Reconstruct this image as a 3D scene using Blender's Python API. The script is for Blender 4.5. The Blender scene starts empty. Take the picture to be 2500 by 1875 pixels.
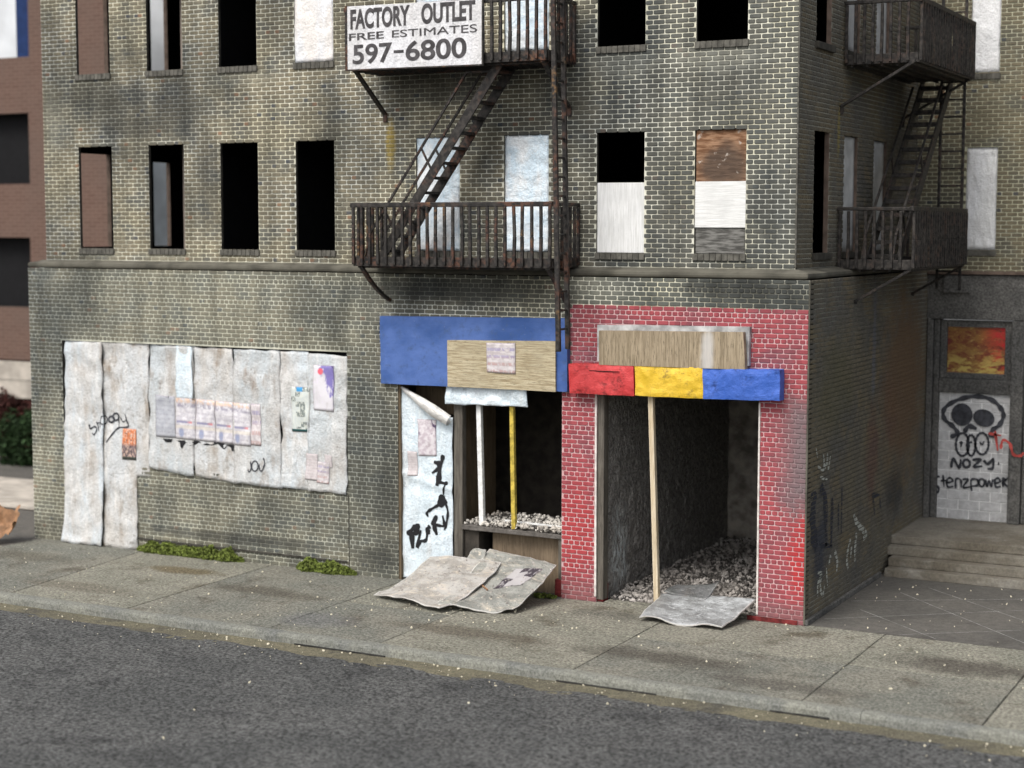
import bpy, bmesh, math, random
import numpy as np
from mathutils import Vector, Matrix, noise as mn

random.seed(7)
scene = bpy.context.scene
COL = scene.collection

# ------------------------------------------------------------------ camera, light, exposure
cam_data = bpy.data.cameras.new('camera')
cam = bpy.data.objects.new('camera', cam_data)
COL.objects.link(cam)
CR, CU, CF = Vector((0.88493, 0.46573, 0.00106)), Vector((-0.04428, 0.08187, 0.99566)), Vector((-0.46362, 0.88113, -0.09307))
m = Matrix((CR, CU, -CF)).transposed().to_4x4()
m.translation = Vector((8.19775, -24.92472, 6.14713))
cam.matrix_world = m
cam_data.sensor_width = 36
cam_data.lens = 59.09
cam_data.clip_start = 0.5
cam_data.clip_end = 2500
cam_data.dof.use_dof = True
cam_data.dof.focus_distance = 26.2
cam_data.dof.aperture_fstop = 0.46
scene.camera = cam

SUN_EL, SUN_AZ = math.radians(52), math.radians(192)      # azimuth measured clockwise from +Y
w = bpy.data.worlds.new('World')
scene.world = w
w.use_nodes = True
wn = w.node_tree
bg = wn.nodes['Background']
sky = wn.nodes.new('ShaderNodeTexSky')
sky.sky_type = 'NISHITA'
sky.sun_disc = False
sky.sun_elevation = SUN_EL
sky.sun_rotation = SUN_AZ
sky.air_density = 1.0
sky.dust_density = 4.0
sky.ozone_density = 1.0
hs = wn.nodes.new('ShaderNodeHueSaturation')
hs.inputs['Saturation'].default_value = 0.34
wn.links.new(sky.outputs[0], hs.inputs['Color'])
wn.links.new(hs.outputs[0], bg.inputs['Color'])
bg.inputs['Strength'].default_value = 0.14
sd = bpy.data.lights.new('sun', 'SUN')
sd.energy = 1.25
sd.angle = math.radians(24)
sd.color = (1.0, 0.965, 0.91)
so = bpy.data.objects.new('sun', sd)
COL.objects.link(so)
sdir = Vector((math.sin(SUN_AZ) * math.cos(SUN_EL), math.cos(SUN_AZ) * math.cos(SUN_EL), math.sin(SUN_EL)))
so.rotation_euler = sdir.to_track_quat('Z', 'Y').to_euler()
so.location = (0, -10, 20)
scene.view_settings.view_transform = 'Standard'
scene.view_settings.look = 'None'
scene.view_settings.gamma = 1
scene.view_settings.exposure = 0.55
scene.cycles.max_bounces = 6
scene.cycles.use_denoising = True

# ------------------------------------------------------------------ materials
def lin(c):
    return tuple(((x / 255 + 0.055) / 1.055) ** 2.4 if x > 10 else x / 255 / 12.92 for x in c)

class NT:
    def __init__(s, name, rough=0.85, spec=0.25, metal=0.0):
        s.m = bpy.data.materials.new(name)
        s.m.use_nodes = True
        s.t = s.m.node_tree
        s.b = s.t.nodes['Principled BSDF']
        s.b.inputs['Roughness'].default_value = rough
        s.b.inputs['Specular IOR Level'].default_value = spec
        s.b.inputs['Metallic'].default_value = metal
        g = s.t.nodes.new('ShaderNodeNewGeometry')
        s.P = g.outputs['Position']
        sp = s.t.nodes.new('ShaderNodeSeparateXYZ')
        s.t.links.new(s.P, sp.inputs[0])
        s.X, s.Y, s.Z = sp.outputs
    def put(s, v, sock):
        if isinstance(v, bpy.types.NodeSocket):
            s.t.links.new(v, sock)
        elif isinstance(v, (tuple, list)):
            if sock.type == 'RGBA':
                sock.default_value = tuple(v)[:3] + (1,)
            else:
                sock.default_value = v
        else:
            sock.default_value = v
    def map(s, scale=(1, 1, 1), loc=(0, 0, 0), rot=(0, 0, 0), vec=None):
        n = s.t.nodes.new('ShaderNodeMapping')
        s.put(vec or s.P, n.inputs[0])
        n.inputs['Scale'].default_value = scale
        n.inputs['Location'].default_value = loc
        n.inputs['Rotation'].default_value = rot
        return n.outputs[0]
    def uv(s):
        return s.t.nodes.new('ShaderNodeTexCoord').outputs['UV']
    def noise(s, scale, detail=4, vec=None, rough=0.55, dist=0.0):
        n = s.t.nodes.new('ShaderNodeTexNoise')
        s.put(vec or s.P, n.inputs['Vector'])
        n.inputs['Scale'].default_value = scale
        n.inputs['Detail'].default_value = detail
        n.inputs['Roughness'].default_value = rough
        n.inputs['Distortion'].default_value = dist
        return n.outputs['Fac']
    def voro(s, scale, vec=None, feat='F1', out='Distance'):
        n = s.t.nodes.new('ShaderNodeTexVoronoi')
        n.feature = feat
        s.put(vec or s.P, n.inputs['Vector'])
        n.inputs['Scale'].default_value = scale
        return n.outputs[out]
    def white(s, vec):
        n = s.t.nodes.new('ShaderNodeTexWhiteNoise')
        s.put(vec, n.inputs['Vector'])
        return n.outputs['Value']
    def comb(s, x, y, z):
        n = s.t.nodes.new('ShaderNodeCombineXYZ')
        s.put(x, n.inputs[0]); s.put(y, n.inputs[1]); s.put(z, n.inputs[2])
        return n.outputs[0]
    def math(s, op, a, b=0.0, c=0.0, clamp=False):
        n = s.t.nodes.new('ShaderNodeMath')
        n.operation = op
        n.use_clamp = clamp
        s.put(a, n.inputs[0]); s.put(b, n.inputs[1]); s.put(c, n.inputs[2])
        return n.outputs[0]
    def step(s, v, a, b, lo=0.0, hi=1.0):                 # smooth map of v from [a,b] to [lo,hi]
        n = s.t.nodes.new('ShaderNodeMapRange')
        n.interpolation_type = 'SMOOTHSTEP'
        s.put(v, n.inputs[0])
        n.inputs[1].default_value = a; n.inputs[2].default_value = b
        n.inputs[3].default_value = lo; n.inputs[4].default_value = hi
        return n.outputs[0]
    def mix(s, f, a, b, mode='MIX'):
        n = s.t.nodes.new('ShaderNodeMix')
        n.data_type = 'RGBA'
        n.blend_type = mode
        s.put(f, n.inputs[0]); s.put(a, n.inputs[6]); s.put(b, n.inputs[7])
        return n.outputs[2]
    def col(s, c):
        s.put(c, s.b.inputs['Base Color'])
    def bump(s, h, strength=0.5, dist=0.01):
        n = s.t.nodes.new('ShaderNodeBump')
        n.inputs['Strength'].default_value = strength
        n.inputs['Distance'].default_value = dist
        s.put(h, n.inputs['Height'])
        s.t.links.new(n.outputs[0], s.b.inputs['Normal'])

COURSE, BL = 0.0765, 0.2

def brick_mat(name, tones, side=False, kind='brick', seed=0.0, extra=None, mortar=None, dirty=0.5):
    """tones: three brick colours. Tone of each brick is keyed to its cell in the bond."""
    n = NT(name, 0.88 if kind == 'brick' else 0.95, 0.2)
    U = n.Y if side else n.X
    V = n.Z
    big = n.noise(0.55, 3, n.map(loc=(seed, 0, seed)))
    mid = n.noise(1.7, 4, n.map(scale=(1, 1, 1.4), loc=(seed + 5, 3, 0)))
    if kind == 'brick':
        row = n.math('FLOOR', n.math('DIVIDE', V, COURSE))
        colx = n.math('FLOOR', n.math('DIVIDE', n.math('ADD', U, n.math('MULTIPLY', n.math('MODULO', row, 2.0), BL / 2)), BL / 2))
        wn_ = n.white(n.comb(n.math('MULTIPLY', colx, 1.0), row, 3.0))
        c = n.mix(n.step(big, 0.38, 0.62), tones[0], tones[1])
        c = n.mix(n.step(mid, 0.45, 0.68), c, tones[2])
        c = n.mix(0.9, c, n.mix(wn_, (0.84, 0.84, 0.85), (1.13, 1.12, 1.1)), 'MULTIPLY')
        if dirty > 0:
            odd = n.math('GREATER_THAN', wn_, 0.992)
            c = n.mix(n.math('MULTIPLY', odd, 0.55), c, (0.22, 0.105, 0.06))
            odd2 = n.math('LESS_THAN', wn_, 0.012)
            c = n.mix(n.math('MULTIPLY', odd2, 0.6), c, (0.045, 0.055, 0.075))
    else:
        c = n.mix(n.step(big, 0.4, 0.62), mortar[0], mortar[1])
        dm = n.noise(0.9, 5, n.map(scale=(1, 1, 1.9), loc=(seed + 9, 1, 4)), 0.68)
        c = n.mix(n.step(dm, 0.52, 0.66, 0, dirty), c, mortar[2])
        c = n.mix(n.step(n.noise(7, 3), 0.5, 0.75, 0, 0.35), c, mortar[2])
    if extra:
        c = extra(n, c, U, V)
    if not side and seed == 0.0:
        gr = n.noise(.42, 5, n.map(scale=(1, 1, 1.15), loc=(seed + 2.7, 8, 1.3)), .6, .4)
        st = n.noise(1.0, 5, n.map(scale=(3.2, 1, .32), loc=(seed, 4, 2)), .6)
        hi = 1.28 if kind == 'brick' else 1.15
        c = n.mix(1.0, c, n.mix(n.step(gr, .36, .62), (.62, .64, .67), (hi * 1.04, hi * 1.02, hi * .98)), 'MULTIPLY')
        c = n.mix(1.0, c, n.mix(n.step(st, .36, .6), (.8, .8, .8), (1.1, 1.1, 1.1)), 'MULTIPLY')
    fine = n.noise(45, 3)
    c = n.mix(0.5, c, n.mix(fine, (0.7, 0.7, 0.7), (1.3, 1.3, 1.3)), 'MULTIPLY')
    n.col(c)
    n.bump(n.noise(60, 4), 0.5, 0.004)
    return n.m

def spot(n, U, V, cu, cv, ru, rv, k=0.0):
    """soft oval patch on a wall with a ragged edge, 0..1"""
    a = n.math('DIVIDE', n.math('SUBTRACT', U, cu), ru)
    b = n.math('DIVIDE', n.math('SUBTRACT', V, cv), rv)
    d = n.math('SQRT', n.math('ADD', n.math('MULTIPLY', a, a), n.math('MULTIPLY', b, b)))
    d = n.math('ADD', d, n.math('MULTIPLY', n.math('SUBTRACT', n.noise(2.6, 4, n.map(loc=(cu * 3, cv, 1))), 0.5), 1.1))
    return n.step(d, 0.35, 1.05, 1.0, 0.0)

def soot_shade(c_dark, spots, amt=0.8):
    def f(n, c, U, V):
        for (cu, cv, ru, rv, a) in spots:
            c = n.mix(n.math('MULTIPLY', spot(n, U, V, cu, cv, ru, rv), a * amt), c, c_dark)
        return c
    return f

def chain(*fs):
    def f(n, c, U, V):
        for g in fs:
            c = g(n, c, U, V)
        return c
    return f

FRONT_SOOT_SHADE = [(-13.6, 8.55, 1.3, .5, .5), (-11.9, 8.4, .7, .8, .6), (-12.9, 8.0, 1.1, .25, .6), (-11.2, 7.0, .35, 1.2, .6),  # soot; the spots below the upper balcony paint in its shade
              (-6.3, 8.5, 1.3, .4, .75), (-1.0, 8.2, 1.0, .9, .45), (-2.0, 6.6, .4, 1.6, .5), (-6.4, 5.1, 1.6, .25, .5),
              (-.6, 5.15, 1.4, .3, .6), (-8.6, 7.9, .4, 1.6, .35), (-7.6, .3, .6, .35, .8), (-14.9, .25, .8, .3, .5),
              (-10.5, .42, 2.6, .14, .75), (-4.2, 8.4, .5, .5, .4), (-5.7, 5.08, 2.3, .3, .85), (-.9, 5.2, 1.3, .2, .8), (-4.6, 7.0, .5, 1.3, .35), (-9.9, 6.9, .4, 1.2, .3), (-7.3, 1.0, .35, 1.4, .5)]
PALE = [(-1.3, 8.75, .9, .28, .55), (-2.9, 8.72, .8, .3, .6), (-13.9, 5.6, .7, .15, .6), (-12.2, 5.6, .7, .15, .6), (-14.9, 8.1, .4, .7, .5),
        (-10.4, 8.8, .9, .2, .35), (-7.4, 4.95, .5, .5, .35), (-3.2, 5.2, .7, .25, .4), (-15.1, 5.2, .4, .3, .5)]
def pale(amt):
    def f(n, c, U, V):
        for (cu, cv, ru, rv, a) in PALE:
            c = n.mix(n.math('MULTIPLY', spot(n, U, V, cu, cv, ru, rv), a * amt), c, (.42, .42, .36))
        return c
    return f
def yellowstain(n, c, U, V):
    return n.mix(n.math('MULTIPLY', spot(n, U, V, -7.28, 7.55, .12, .5), .6), c, (.42, .3, .05))
def rightgrey(n, c, U, V):       # the right bays are cooler and greyer brick
    return n.mix(n.math('MULTIPLY', n.step(U, -4.6, -2.6), 0.75), c, (.078, .085, .083))
def lowmortar(n, c, U, V):      # the ground floor pointing is greyer and duller
    return n.mix(n.math('MULTIPLY', n.step(V, 5.4, 5.3), n.step(U, -6.0, -8.0, 0, .75)), c, (.42, .43, .37))
def leftlow(n, c, U, V):
    return n.mix(n.math('MULTIPLY', n.step(V, 5.4, 5.3), 0.4), c, (.118, .13, .115))

M = {}
M['brick'] = brick_mat('olive_brick', [(.142, .129, .095), (.175, .156, .112), (.108, .108, .095)],
                       extra=chain(rightgrey, leftlow, soot_shade((.048, .049, .046), FRONT_SOOT_SHADE), pale(.35), yellowstain))
M['mortar'] = brick_mat('pale_mortar', None, kind='mortar', mortar=[(.62, .6, .47), (.68, .68, .6), (.26, .245, .19)], dirty=.7,
                        extra=chain(lowmortar, soot_shade((.09, .09, .075), FRONT_SOOT_SHADE, .9), pale(.5), yellowstain))
def redgrey(n, c, U, V):
    c = n.mix(n.math('MULTIPLY', n.math('MULTIPLY', n.step(U, -.35, .25), spot(n, U, V, .15, 2.6, .9, 1.2)), .85), c, (.16, .14, .145))
    c = n.mix(n.math('MULTIPLY', spot(n, U, V, -3.5, 3.9, .5, .5), .45), c, (.16, .12, .15))
    c = n.mix(n.step(V, .45, .1, 0, .5), c, (.2, .12, .12))
    return c
def redbright(n, c, U, V):
    c = n.mix(n.math('MULTIPLY', spot(n, U, V, .3, 1.1, .35, 1.0), .8), c, (.44, .035, .035))
    c = n.mix(n.math('MULTIPLY', spot(n, U, V, -3.6, 1.2, .5, 1.0), .5), c, (.4, .035, .035))
    return c
M['brick_red'] = brick_mat('red_painted_brick', [(.29, .068, .08), (.34, .07, .08), (.23, .075, .088)], extra=chain(redbright, redgrey), dirty=0, seed=3)
M['mortar_red'] = brick_mat('pink_mortar', None, kind='mortar', mortar=[(.58, .36, .36), (.56, .4, .4), (.42, .21, .22)], dirty=.5, seed=3, extra=redgrey)
def sidepaint(n, c, U, V):
    low = n.step(V, 5.35, 5.2)
    for cu, cv, ru, rv, col, a in ((3.4, 2.3, .45, 1.0, (.11, .04, .035), .4), (4.6, 2.9, .5, .9, (.12, .045, .035), .4), (.5, 1.1, .5, .9, (.035, .04, .055), .8),
                                   (4.9, 1.4, .8, .6, (.03, .03, .03), .6), (1.2, 3.6, 1.2, 1.0, (.09, .085, .045), .4), (5.4, 3.4, 1.9, 2.0, (.13, .082, .048), .8)):
        c = n.mix(n.math('MULTIPLY', n.math('MULTIPLY', spot(n, U, V, cu, cv, ru, rv), a), low), c, col)
    c = n.mix(n.math('MULTIPLY', spot(n, U, V, 3.4, 4.2, .15, 1.3), .3), c, (.12, .14, .2))
    c = n.mix(n.math('MULTIPLY', spot(n, U, V, 2.1, 7.7, .1, .5), .5), c, (.28, .22, .05))
    return c
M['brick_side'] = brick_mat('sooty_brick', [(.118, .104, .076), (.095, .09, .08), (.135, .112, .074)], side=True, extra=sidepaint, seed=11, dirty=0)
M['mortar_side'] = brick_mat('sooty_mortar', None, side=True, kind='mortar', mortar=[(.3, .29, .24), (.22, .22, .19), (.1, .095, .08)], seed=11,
                             extra=chain(soot_shade((.062, .058, .044), [(3, 2.6, 5.5, 3.4, 1), (5, 6.8, 3.2, 1.6, 1)], .95), sidepaint))
M['brick_rear'] = brick_mat('tan_brick', [(.148, .13, .088), (.175, .152, .1), (.125, .118, .09)], seed=21)
M['mortar_rear'] = brick_mat('cream_mortar', None, kind='mortar', mortar=[(.54, .52, .37), (.48, .47, .36), (.26, .24, .16)], seed=21)

def simple(name, base, var=0.3, scale=6, rough=.85, bump=0.3, bscale=40, spec=.25, metal=0, bd=.006):
    n = NT(name, rough, spec, metal)
    f = n.noise(scale, 5)
    n.col(n.mix(n.step(f, .3, .7), tuple(x * (1 - var) for x in base), tuple(x * (1 + var) for x in base)))
    n.bump(n.noise(bscale, 4), bump, bd)
    return n.m
M['black'] = simple('shade_black_interior', (.006, .006, .007), .2)  # near-black colour paints in the darkness of unlit rooms
M['reveal'] = simple('dirty_reveal', (.05, .046, .038), .4)
M['reveal_brown'] = simple('brown_reveal', (.13, .095, .075), .3)
M['sill'] = simple('sill_brick', (.105, .1, .085), .35, 9)
M['ledge'] = simple('ledge_stone', (.1, .094, .075), .35, 2.2)
M['boxgrey'] = simple('pale_grey_metal_box', (.4, .4, .4), .45, 4)
M['cardwhite'] = simple('white_edge', (.62, .58, .54), .25, 9)

def iron(rust=1.0):
    n = NT('rusty_iron' if rust == 1 else 'sooty_iron', .62, .45, .35)
    f = n.noise(2.3, 5)
    g = n.noise(14, 5)
    c = n.mix(n.step(g, .35, .7), (.016, .0145, .0135), (.06, .053, .047))
    c = n.mix(n.math('MULTIPLY', n.step(f, .48, .64), n.step(g, .4, .6, 0, .85 * rust)), c, (.13, .055, .032))
    c = n.mix(n.math('MULTIPLY', n.step(n.noise(1.7, 4, n.map(loc=(7, 2, 1))), .58, .7), n.step(g, .45, .65, 0, .75 * rust)), c, (.24, .13, .045))
    n.col(c)
    n.bump(n.noise(38, 4), .7, .01)
    return n.m
M['iron'] = iron()
M['iron_dark'] = iron(.25)

def sheetmat(name, base, warm, cool, seed, dirt=.6, streak=True, rough=.42, metal=.0):
    n = NT(name, rough, .5, metal)
    v = n.map(scale=(1, 1, .38), loc=(seed, seed, 0)) if streak else n.map(loc=(seed, seed, 0))
    a = n.noise(1.5, 5, v, .6)
    b = n.noise(2.6, 6, n.map(scale=(1, 1, .5), loc=(seed + 4, 1, 2)), .65)
    c = n.mix(n.step(a, .4, .6), base, cool)
    c = n.mix(n.step(b, .5, .72, 0, dirt), c, warm)
    c = n.mix(n.step(n.noise(9, 5, n.map(loc=(seed, 5, 5)), .7), .58, .74, 0, dirt * .8), c, tuple(x * .45 for x in warm))
    c = n.mix(n.step(n.voro(16, n.map(loc=(seed, 0, 0))), .1, .05, 0, .5), c, (.1, .09, .08))
    c = n.mix(n.step(n.noise(3.2, 6, n.map(scale=(2.2, 1, .35), loc=(seed + 2, 7, 0)), .7), .5, .7, 0, .55), c, tuple(min(1, x * 1.45) for x in base))
    c = n.mix(n.step(n.noise(13, 6, n.map(loc=(seed, 9, 5)), .75), .54, .72, 0, dirt * .7), c, tuple(x * .6 for x in warm))
    c = n.mix(n.step(n.noise(30, 3), .35, .75, 0, .35), c, tuple(x * .55 for x in base))
    n.col(c)
    n.bump(n.math('ADD', n.math('ADD', n.noise(5, 5, v, .6), n.math('ABSOLUTE', n.math('SUBTRACT', n.noise(2.3, 3, n.map(loc=(seed, 1, 1))), .5))), n.math('MULTIPLY', n.noise(30, 3), .25)), .9, .06)
    return n.m
M['sheet_a'] = sheetmat('weathered_white_sheet', (.6, .59, .57), (.36, .31, .26), (.6, .66, .7), 1, .85)
M['sheet_b'] = sheetmat('stained_white_sheet', (.56, .54, .51), (.3, .24, .18), (.6, .62, .63), 13, 1.1)
M['sheet_c'] = sheetmat('grey_white_sheet', (.54, .535, .52), (.33, .27, .22), (.54, .58, .6), 27, 1.0)
M['sheet_blue'] = sheetmat('bluish_white_sheet', (.66, .76, .82), (.5, .47, .44), (.72, .8, .85), 5, .5)
M['sheet_pink'] = sheetmat('pale_pinkish_panel', (.82, .78, .74), (.7, .62, .55), (.78, .84, .92), 31, .25)
M['window_sheet'] = sheetmat('sky_blue_white_panel', (.86, .9, .92), (.8, .7, .62), (.66, .8, .9), 44, .5, streak=False)
M['window_grey'] = sheetmat('pale_grey_panel', (.84, .84, .82), (.6, .58, .55), (.9, .9, .9), 52, .4)
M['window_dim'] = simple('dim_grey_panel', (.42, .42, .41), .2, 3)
M['fallen_a'] = sheetmat('muddy_fallen_sheet', (.33, .3, .27), (.56, .45, .33), (.38, .34, .31), 61, .9, streak=False, rough=.6)
M['fallen_b'] = sheetmat('muddy_grey_sheet', (.25, .245, .215), (.58, .48, .35), (.19, .2, .19), 75, .9, streak=False, rough=.6)
M['fallen_c'] = sheetmat('grey_metal_sheet', (.3, .31, .31), (.22, .2, .16), (.62, .64, .66), 83, .7, streak=False, rough=.3, metal=.35)
def muddy(name, base, light, dark, seed, metal=0.0, rough=.65):
    n = NT(name, rough, .4, metal)
    v = n.map(rot=(0, 0, .6), scale=(1, 1.6, 1), loc=(seed, 0, 0))
    c = n.mix(n.step(n.noise(2.0, 7, v, .7, .4), .42, .6), base, dark)
    c = n.mix(n.step(n.noise(2.6, 7, n.map(rot=(0, 0, -.4), scale=(.7, 2.0, 1), loc=(seed + 6, 2, 0)), .78, .3), .5, .7, 0, .85), c, light)
    c = n.mix(n.step(n.noise(16, 6, v, .75), .54, .66, 0, .7), c, tuple(x * .45 for x in dark))
    c = n.mix(n.step(n.noise(11, 6, n.map(loc=(seed, 8, 3)), .75), .57, .68, 0, .8), c, tuple(min(1, x * 1.15) for x in light))
    sp = n.t.nodes.new('ShaderNodeSeparateXYZ'); n.put(n.uv(), sp.inputs[0])
    u_, v_ = sp.outputs[0], sp.outputs[1]
    e = n.math('MINIMUM', n.math('MINIMUM', u_, n.math('SUBTRACT', 1.0, u_)), n.math('MINIMUM', v_, n.math('SUBTRACT', 1.0, v_)))
    c = n.mix(n.step(e, .016, .004, 0, .8), c, (.72, .7, .66))
    n.col(c)
    n.bump(n.math('ADD', n.noise(4, 7, v, .7), n.math('MULTIPLY', n.noise(24, 5), .3)), .8, .05)
    return n.m
M['fallen_a'] = muddy('muddy_fallen_sheet_skin', (.43, .41, .38), (.62, .53, .42), (.3, .28, .25), 3)
M['fallen_b'] = muddy('muddy_grey_sheet_skin', (.32, .32, .29), (.62, .54, .43), (.2, .2, .18), 12)
M['fallen_c'] = muddy('grey_metal_sheet_skin', (.42, .43, .43), (.74, .76, .77), (.25, .25, .245), 21, .25, .38)
M['fallen_d'] = sheetmat('dark_grey_sheet', (.13, .135, .13), (.2, .16, .12), (.2, .2, .2), 91, .5, streak=False, rough=.35, metal=.3)

def wood(name, a, b, vertical=False, seed=0, dark=.5, smear=None):
    n = NT(name, .8, .25)
    v = n.map(scale=(26, 8, 1.6) if vertical else (2.0, 2, 34), loc=(seed, 0, 0))
    f = n.noise(1.3, 5, v, .6, .3)
    g = n.noise(2, 4, n.map(loc=(seed, 3, 3)))
    c = n.mix(n.step(f, .35, .65), a, b)
    c = n.mix(n.step(n.noise(2.2, 5, n.map(scale=(30, 10, 3) if vertical else (4, 4, 60), loc=(seed + 3, 0, 0)), .7), .52, .66, 0, dark), c, tuple(x * .3 for x in a))
    c = n.mix(n.step(g, .4, .75, 0, .35), c, tuple(x * .6 for x in b))
    if smear:
        c = n.mix(n.math('MULTIPLY', spot(n, n.X, n.Z, smear, 4.2, .14, .5), .6), c, (.6, .6, .6))
    n.col(c)
    n.bump(f, .5, .01)
    return n.m
M['ply_h'] = wood('weathered_plywood', (.32, .255, .155), (.56, .49, .34), False, 0, .85)
M['ply_v'] = wood('brown_plywood', (.235, .185, .12), (.4, .325, .225), True, 5, .65, -1.25)
M['ply_low'] = wood('dirty_plywood', (.16, .12, .08), (.24, .18, .12), True, 9, .6)
M['ply_white'] = wood('white_washed_board', (.66, .66, .64), (.8, .8, .79), True, 15, .18)
M['ply_white2'] = wood('white_washed_board_across', (.66, .66, .64), (.82, .82, .8), False, 25, .18)
M['timber'] = wood('grey_timber', (.085, .075, .062), (.15, .135, .112), True, 2)
M['timber_brown'] = wood('brown_timber', (.1, .075, .045), (.15, .11, .07), True, 3)
M['stick_pale'] = wood('raw_timber', (.5, .4, .26), (.66, .57, .42), True, 4, .3)
M['stick_white'] = simple('white_painted_stick', (.72, .72, .7), .15, 12)
M['stick_yellow'] = simple('yellow_painted_stick', (.5, .38, .07), .35, 14)

def burnt():
    n = NT('rusty_scorched_panel', .75, .3)
    v = n.map(scale=(3, 3, 13))
    c = n.mix(n.step(n.noise(1.4, 5, v), .4, .62), (.16, .075, .035), (.33, .19, .11))
    c = n.mix(n.math('MULTIPLY', spot(n, n.X, n.Z, -1.2, 7.1, .5, .5), .8), c, (.06, .045, .035))
    c = n.mix(n.step(n.noise(9, 4), .62, .7, 0, .7), c, (.5, .44, .38))
    n.col(c)
    n.bump(n.noise(2, 5, v), .6, .02)
    return n.m
M['burnt'] = burnt()
def greyply():
    n = NT('dark_grey_board', .75, .3)
    v = n.map(scale=(3, 3, 16))
    n.col(n.mix(n.step(n.noise(1.6, 5, v), .35, .65), (.06, .058, .052), (.2, .195, .18)))
    n.bump(n.noise(2, 5, v), .6, .02)
    return n.m
M['greyply'] = greyply()

def paint(name, base, dark, seed=0, bump=.35, bs=9, speck=True):
    n = NT(name, .55, .4)
    c = n.mix(n.step(n.noise(1.3, 5, n.map(loc=(seed, 0, 0))), .34, .62), base, tuple(min(1, x * 1.3 + .035) for x in base))
    c = n.mix(n.step(n.noise(6, 7, n.map(loc=(seed, 2, 0)), .78), .5, .68, 0, .8), c, dark)
    if speck:
        c = n.mix(n.step(n.voro(9, n.map(loc=(seed, 0, 0))), .05, .02, 0, .6), c, (.6, .62, .66))
    n.col(c)
    n.bump(n.math('ADD', n.noise(bs, 5), n.math('MULTIPLY', n.noise(70, 2), .2)), bump, .03)
    return n.m
M['blue'] = paint('faded_blue_paint', (.032, .085, .27), (.05, .09, .2), 1, .25)
M['blue2'] = paint('bright_blue_paint', (.03, .1, .42), (.015, .04, .17), 2, .9, 8, False)
M['red'] = paint('bright_red_paint', (.42, .016, .018), (.1, .012, .012), 3, .9, 7, False)
M['yellow'] = paint('yellow_paint', (.62, .4, .018), (.2, .14, .03), 4, .9, 7, False)
M['signwhite'] = sheetmat('scuffed_white_sign', (.68, .67, .67), (.5, .48, .48), (.74, .74, .76), 99, .35, rough=.7)
M['ink'] = simple('faded_black_lettering', (.075, .07, .072), .35, 9)
M['spray'] = simple('black_spray_paint', (.018, .018, .02), .2)
M['spray_grey'] = simple('black_marker', (.05, .052, .06), .4, 12)
M['spray_red'] = simple('red_spray_paint', (.42, .07, .06), .3)
def worn(name, c, thr):
    n = NT(name, .9, .2)
    n.col(c)
    ln = n.math('ABSOLUTE', n.math('SUBTRACT', n.math('FRACT', n.math('DIVIDE', n.Z, COURSE)), .5))
    n.put(n.math('MULTIPLY', n.step(n.noise(7, 5, rough=.7), thr, thr + .1), n.step(ln, .42, .36)), n.b.inputs['Alpha'])
    return n.m
M['spray_white'] = worn('worn_white_paint', (.36, .37, .33), .38)
M['spray_dark'] = worn('worn_dark_paint', (.03, .032, .042), .36)

def ground_mat(name, a, b, c3, fs=55, seed=0, rough=.95, bd=.012, blot=.6, fl=(.72, 1.28), bumps=.6, stains=()):
    n = NT(name, rough, .2)
    c = n.mix(n.step(n.noise(.7, 5, n.map(loc=(seed, 0, 0))), .38, .62), a, b)
    c = n.mix(n.step(n.noise(1.1, 6, n.map(loc=(seed + 8, 2, 0)), .62), .53, .7, 0, blot), c, c3)
    for cu, cv, ru, rv, col_, am in stains:
        c = n.mix(n.math('MULTIPLY', spot(n, n.X, n.Y, cu, cv, ru, rv), am), c, col_)
    g = n.noise(fs, 3, rough=.7)
    c = n.mix(.9, c, n.mix(n.step(g, .33, .67), (fl[0],) * 3, (fl[1],) * 3), 'MULTIPLY')
    c = n.mix(.6, c, n.mix(n.step(n.noise(fs * .3, 3), .3, .7), (.8,) * 3, (1.2,) * 3), 'MULTIPLY')
    n.col(c)
    n.bump(n.math('ADD', n.noise(fs, 4, rough=.7), n.math('MULTIPLY', n.noise(fs * .25, 3), .8)), bumps, bd)
    return n.m
M['asphalt'] = ground_mat('rough_asphalt', (.07, .071, .069), (.088, .088, .085), (.042, .042, .042), 21, 0, .85, .035, .7, (.25, 1.95), 1.0)
M['slab'] = ground_mat('concrete_slab', (.19, .185, .15), (.225, .215, .175), (.09, .077, .055), 22, 3, .92, .02, .85, (.5, 1.55), .85, stains=((-10.8, -1.35, 1.0, .35, (.11, .085, .045), .8), (-8.6, -2.1, 1.5, .45, (.085, .075, .058), .75), (-14.2, -1.7, 1.5, .5, (.1, .092, .072), .7), (-4.1, -3.0, 1.8, .4, (.095, .08, .06), .7), (-.9, -3.0, 2.0, .45, (.07, .062, .05), .75), (3.1, -1.5, 1.4, .6, (.075, .066, .055), .8), (1.0, -3.6, 1.6, .35, (.085, .078, .066), .7), (-2.6, -.9, 1.0, .4, (.1, .095, .08), .6), (-6.6, -3.4, .9, .6, (.13, .13, .13), .6), (-11.6, -3.3, 1.6, .4, (.12, .105, .08), .6)))
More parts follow.
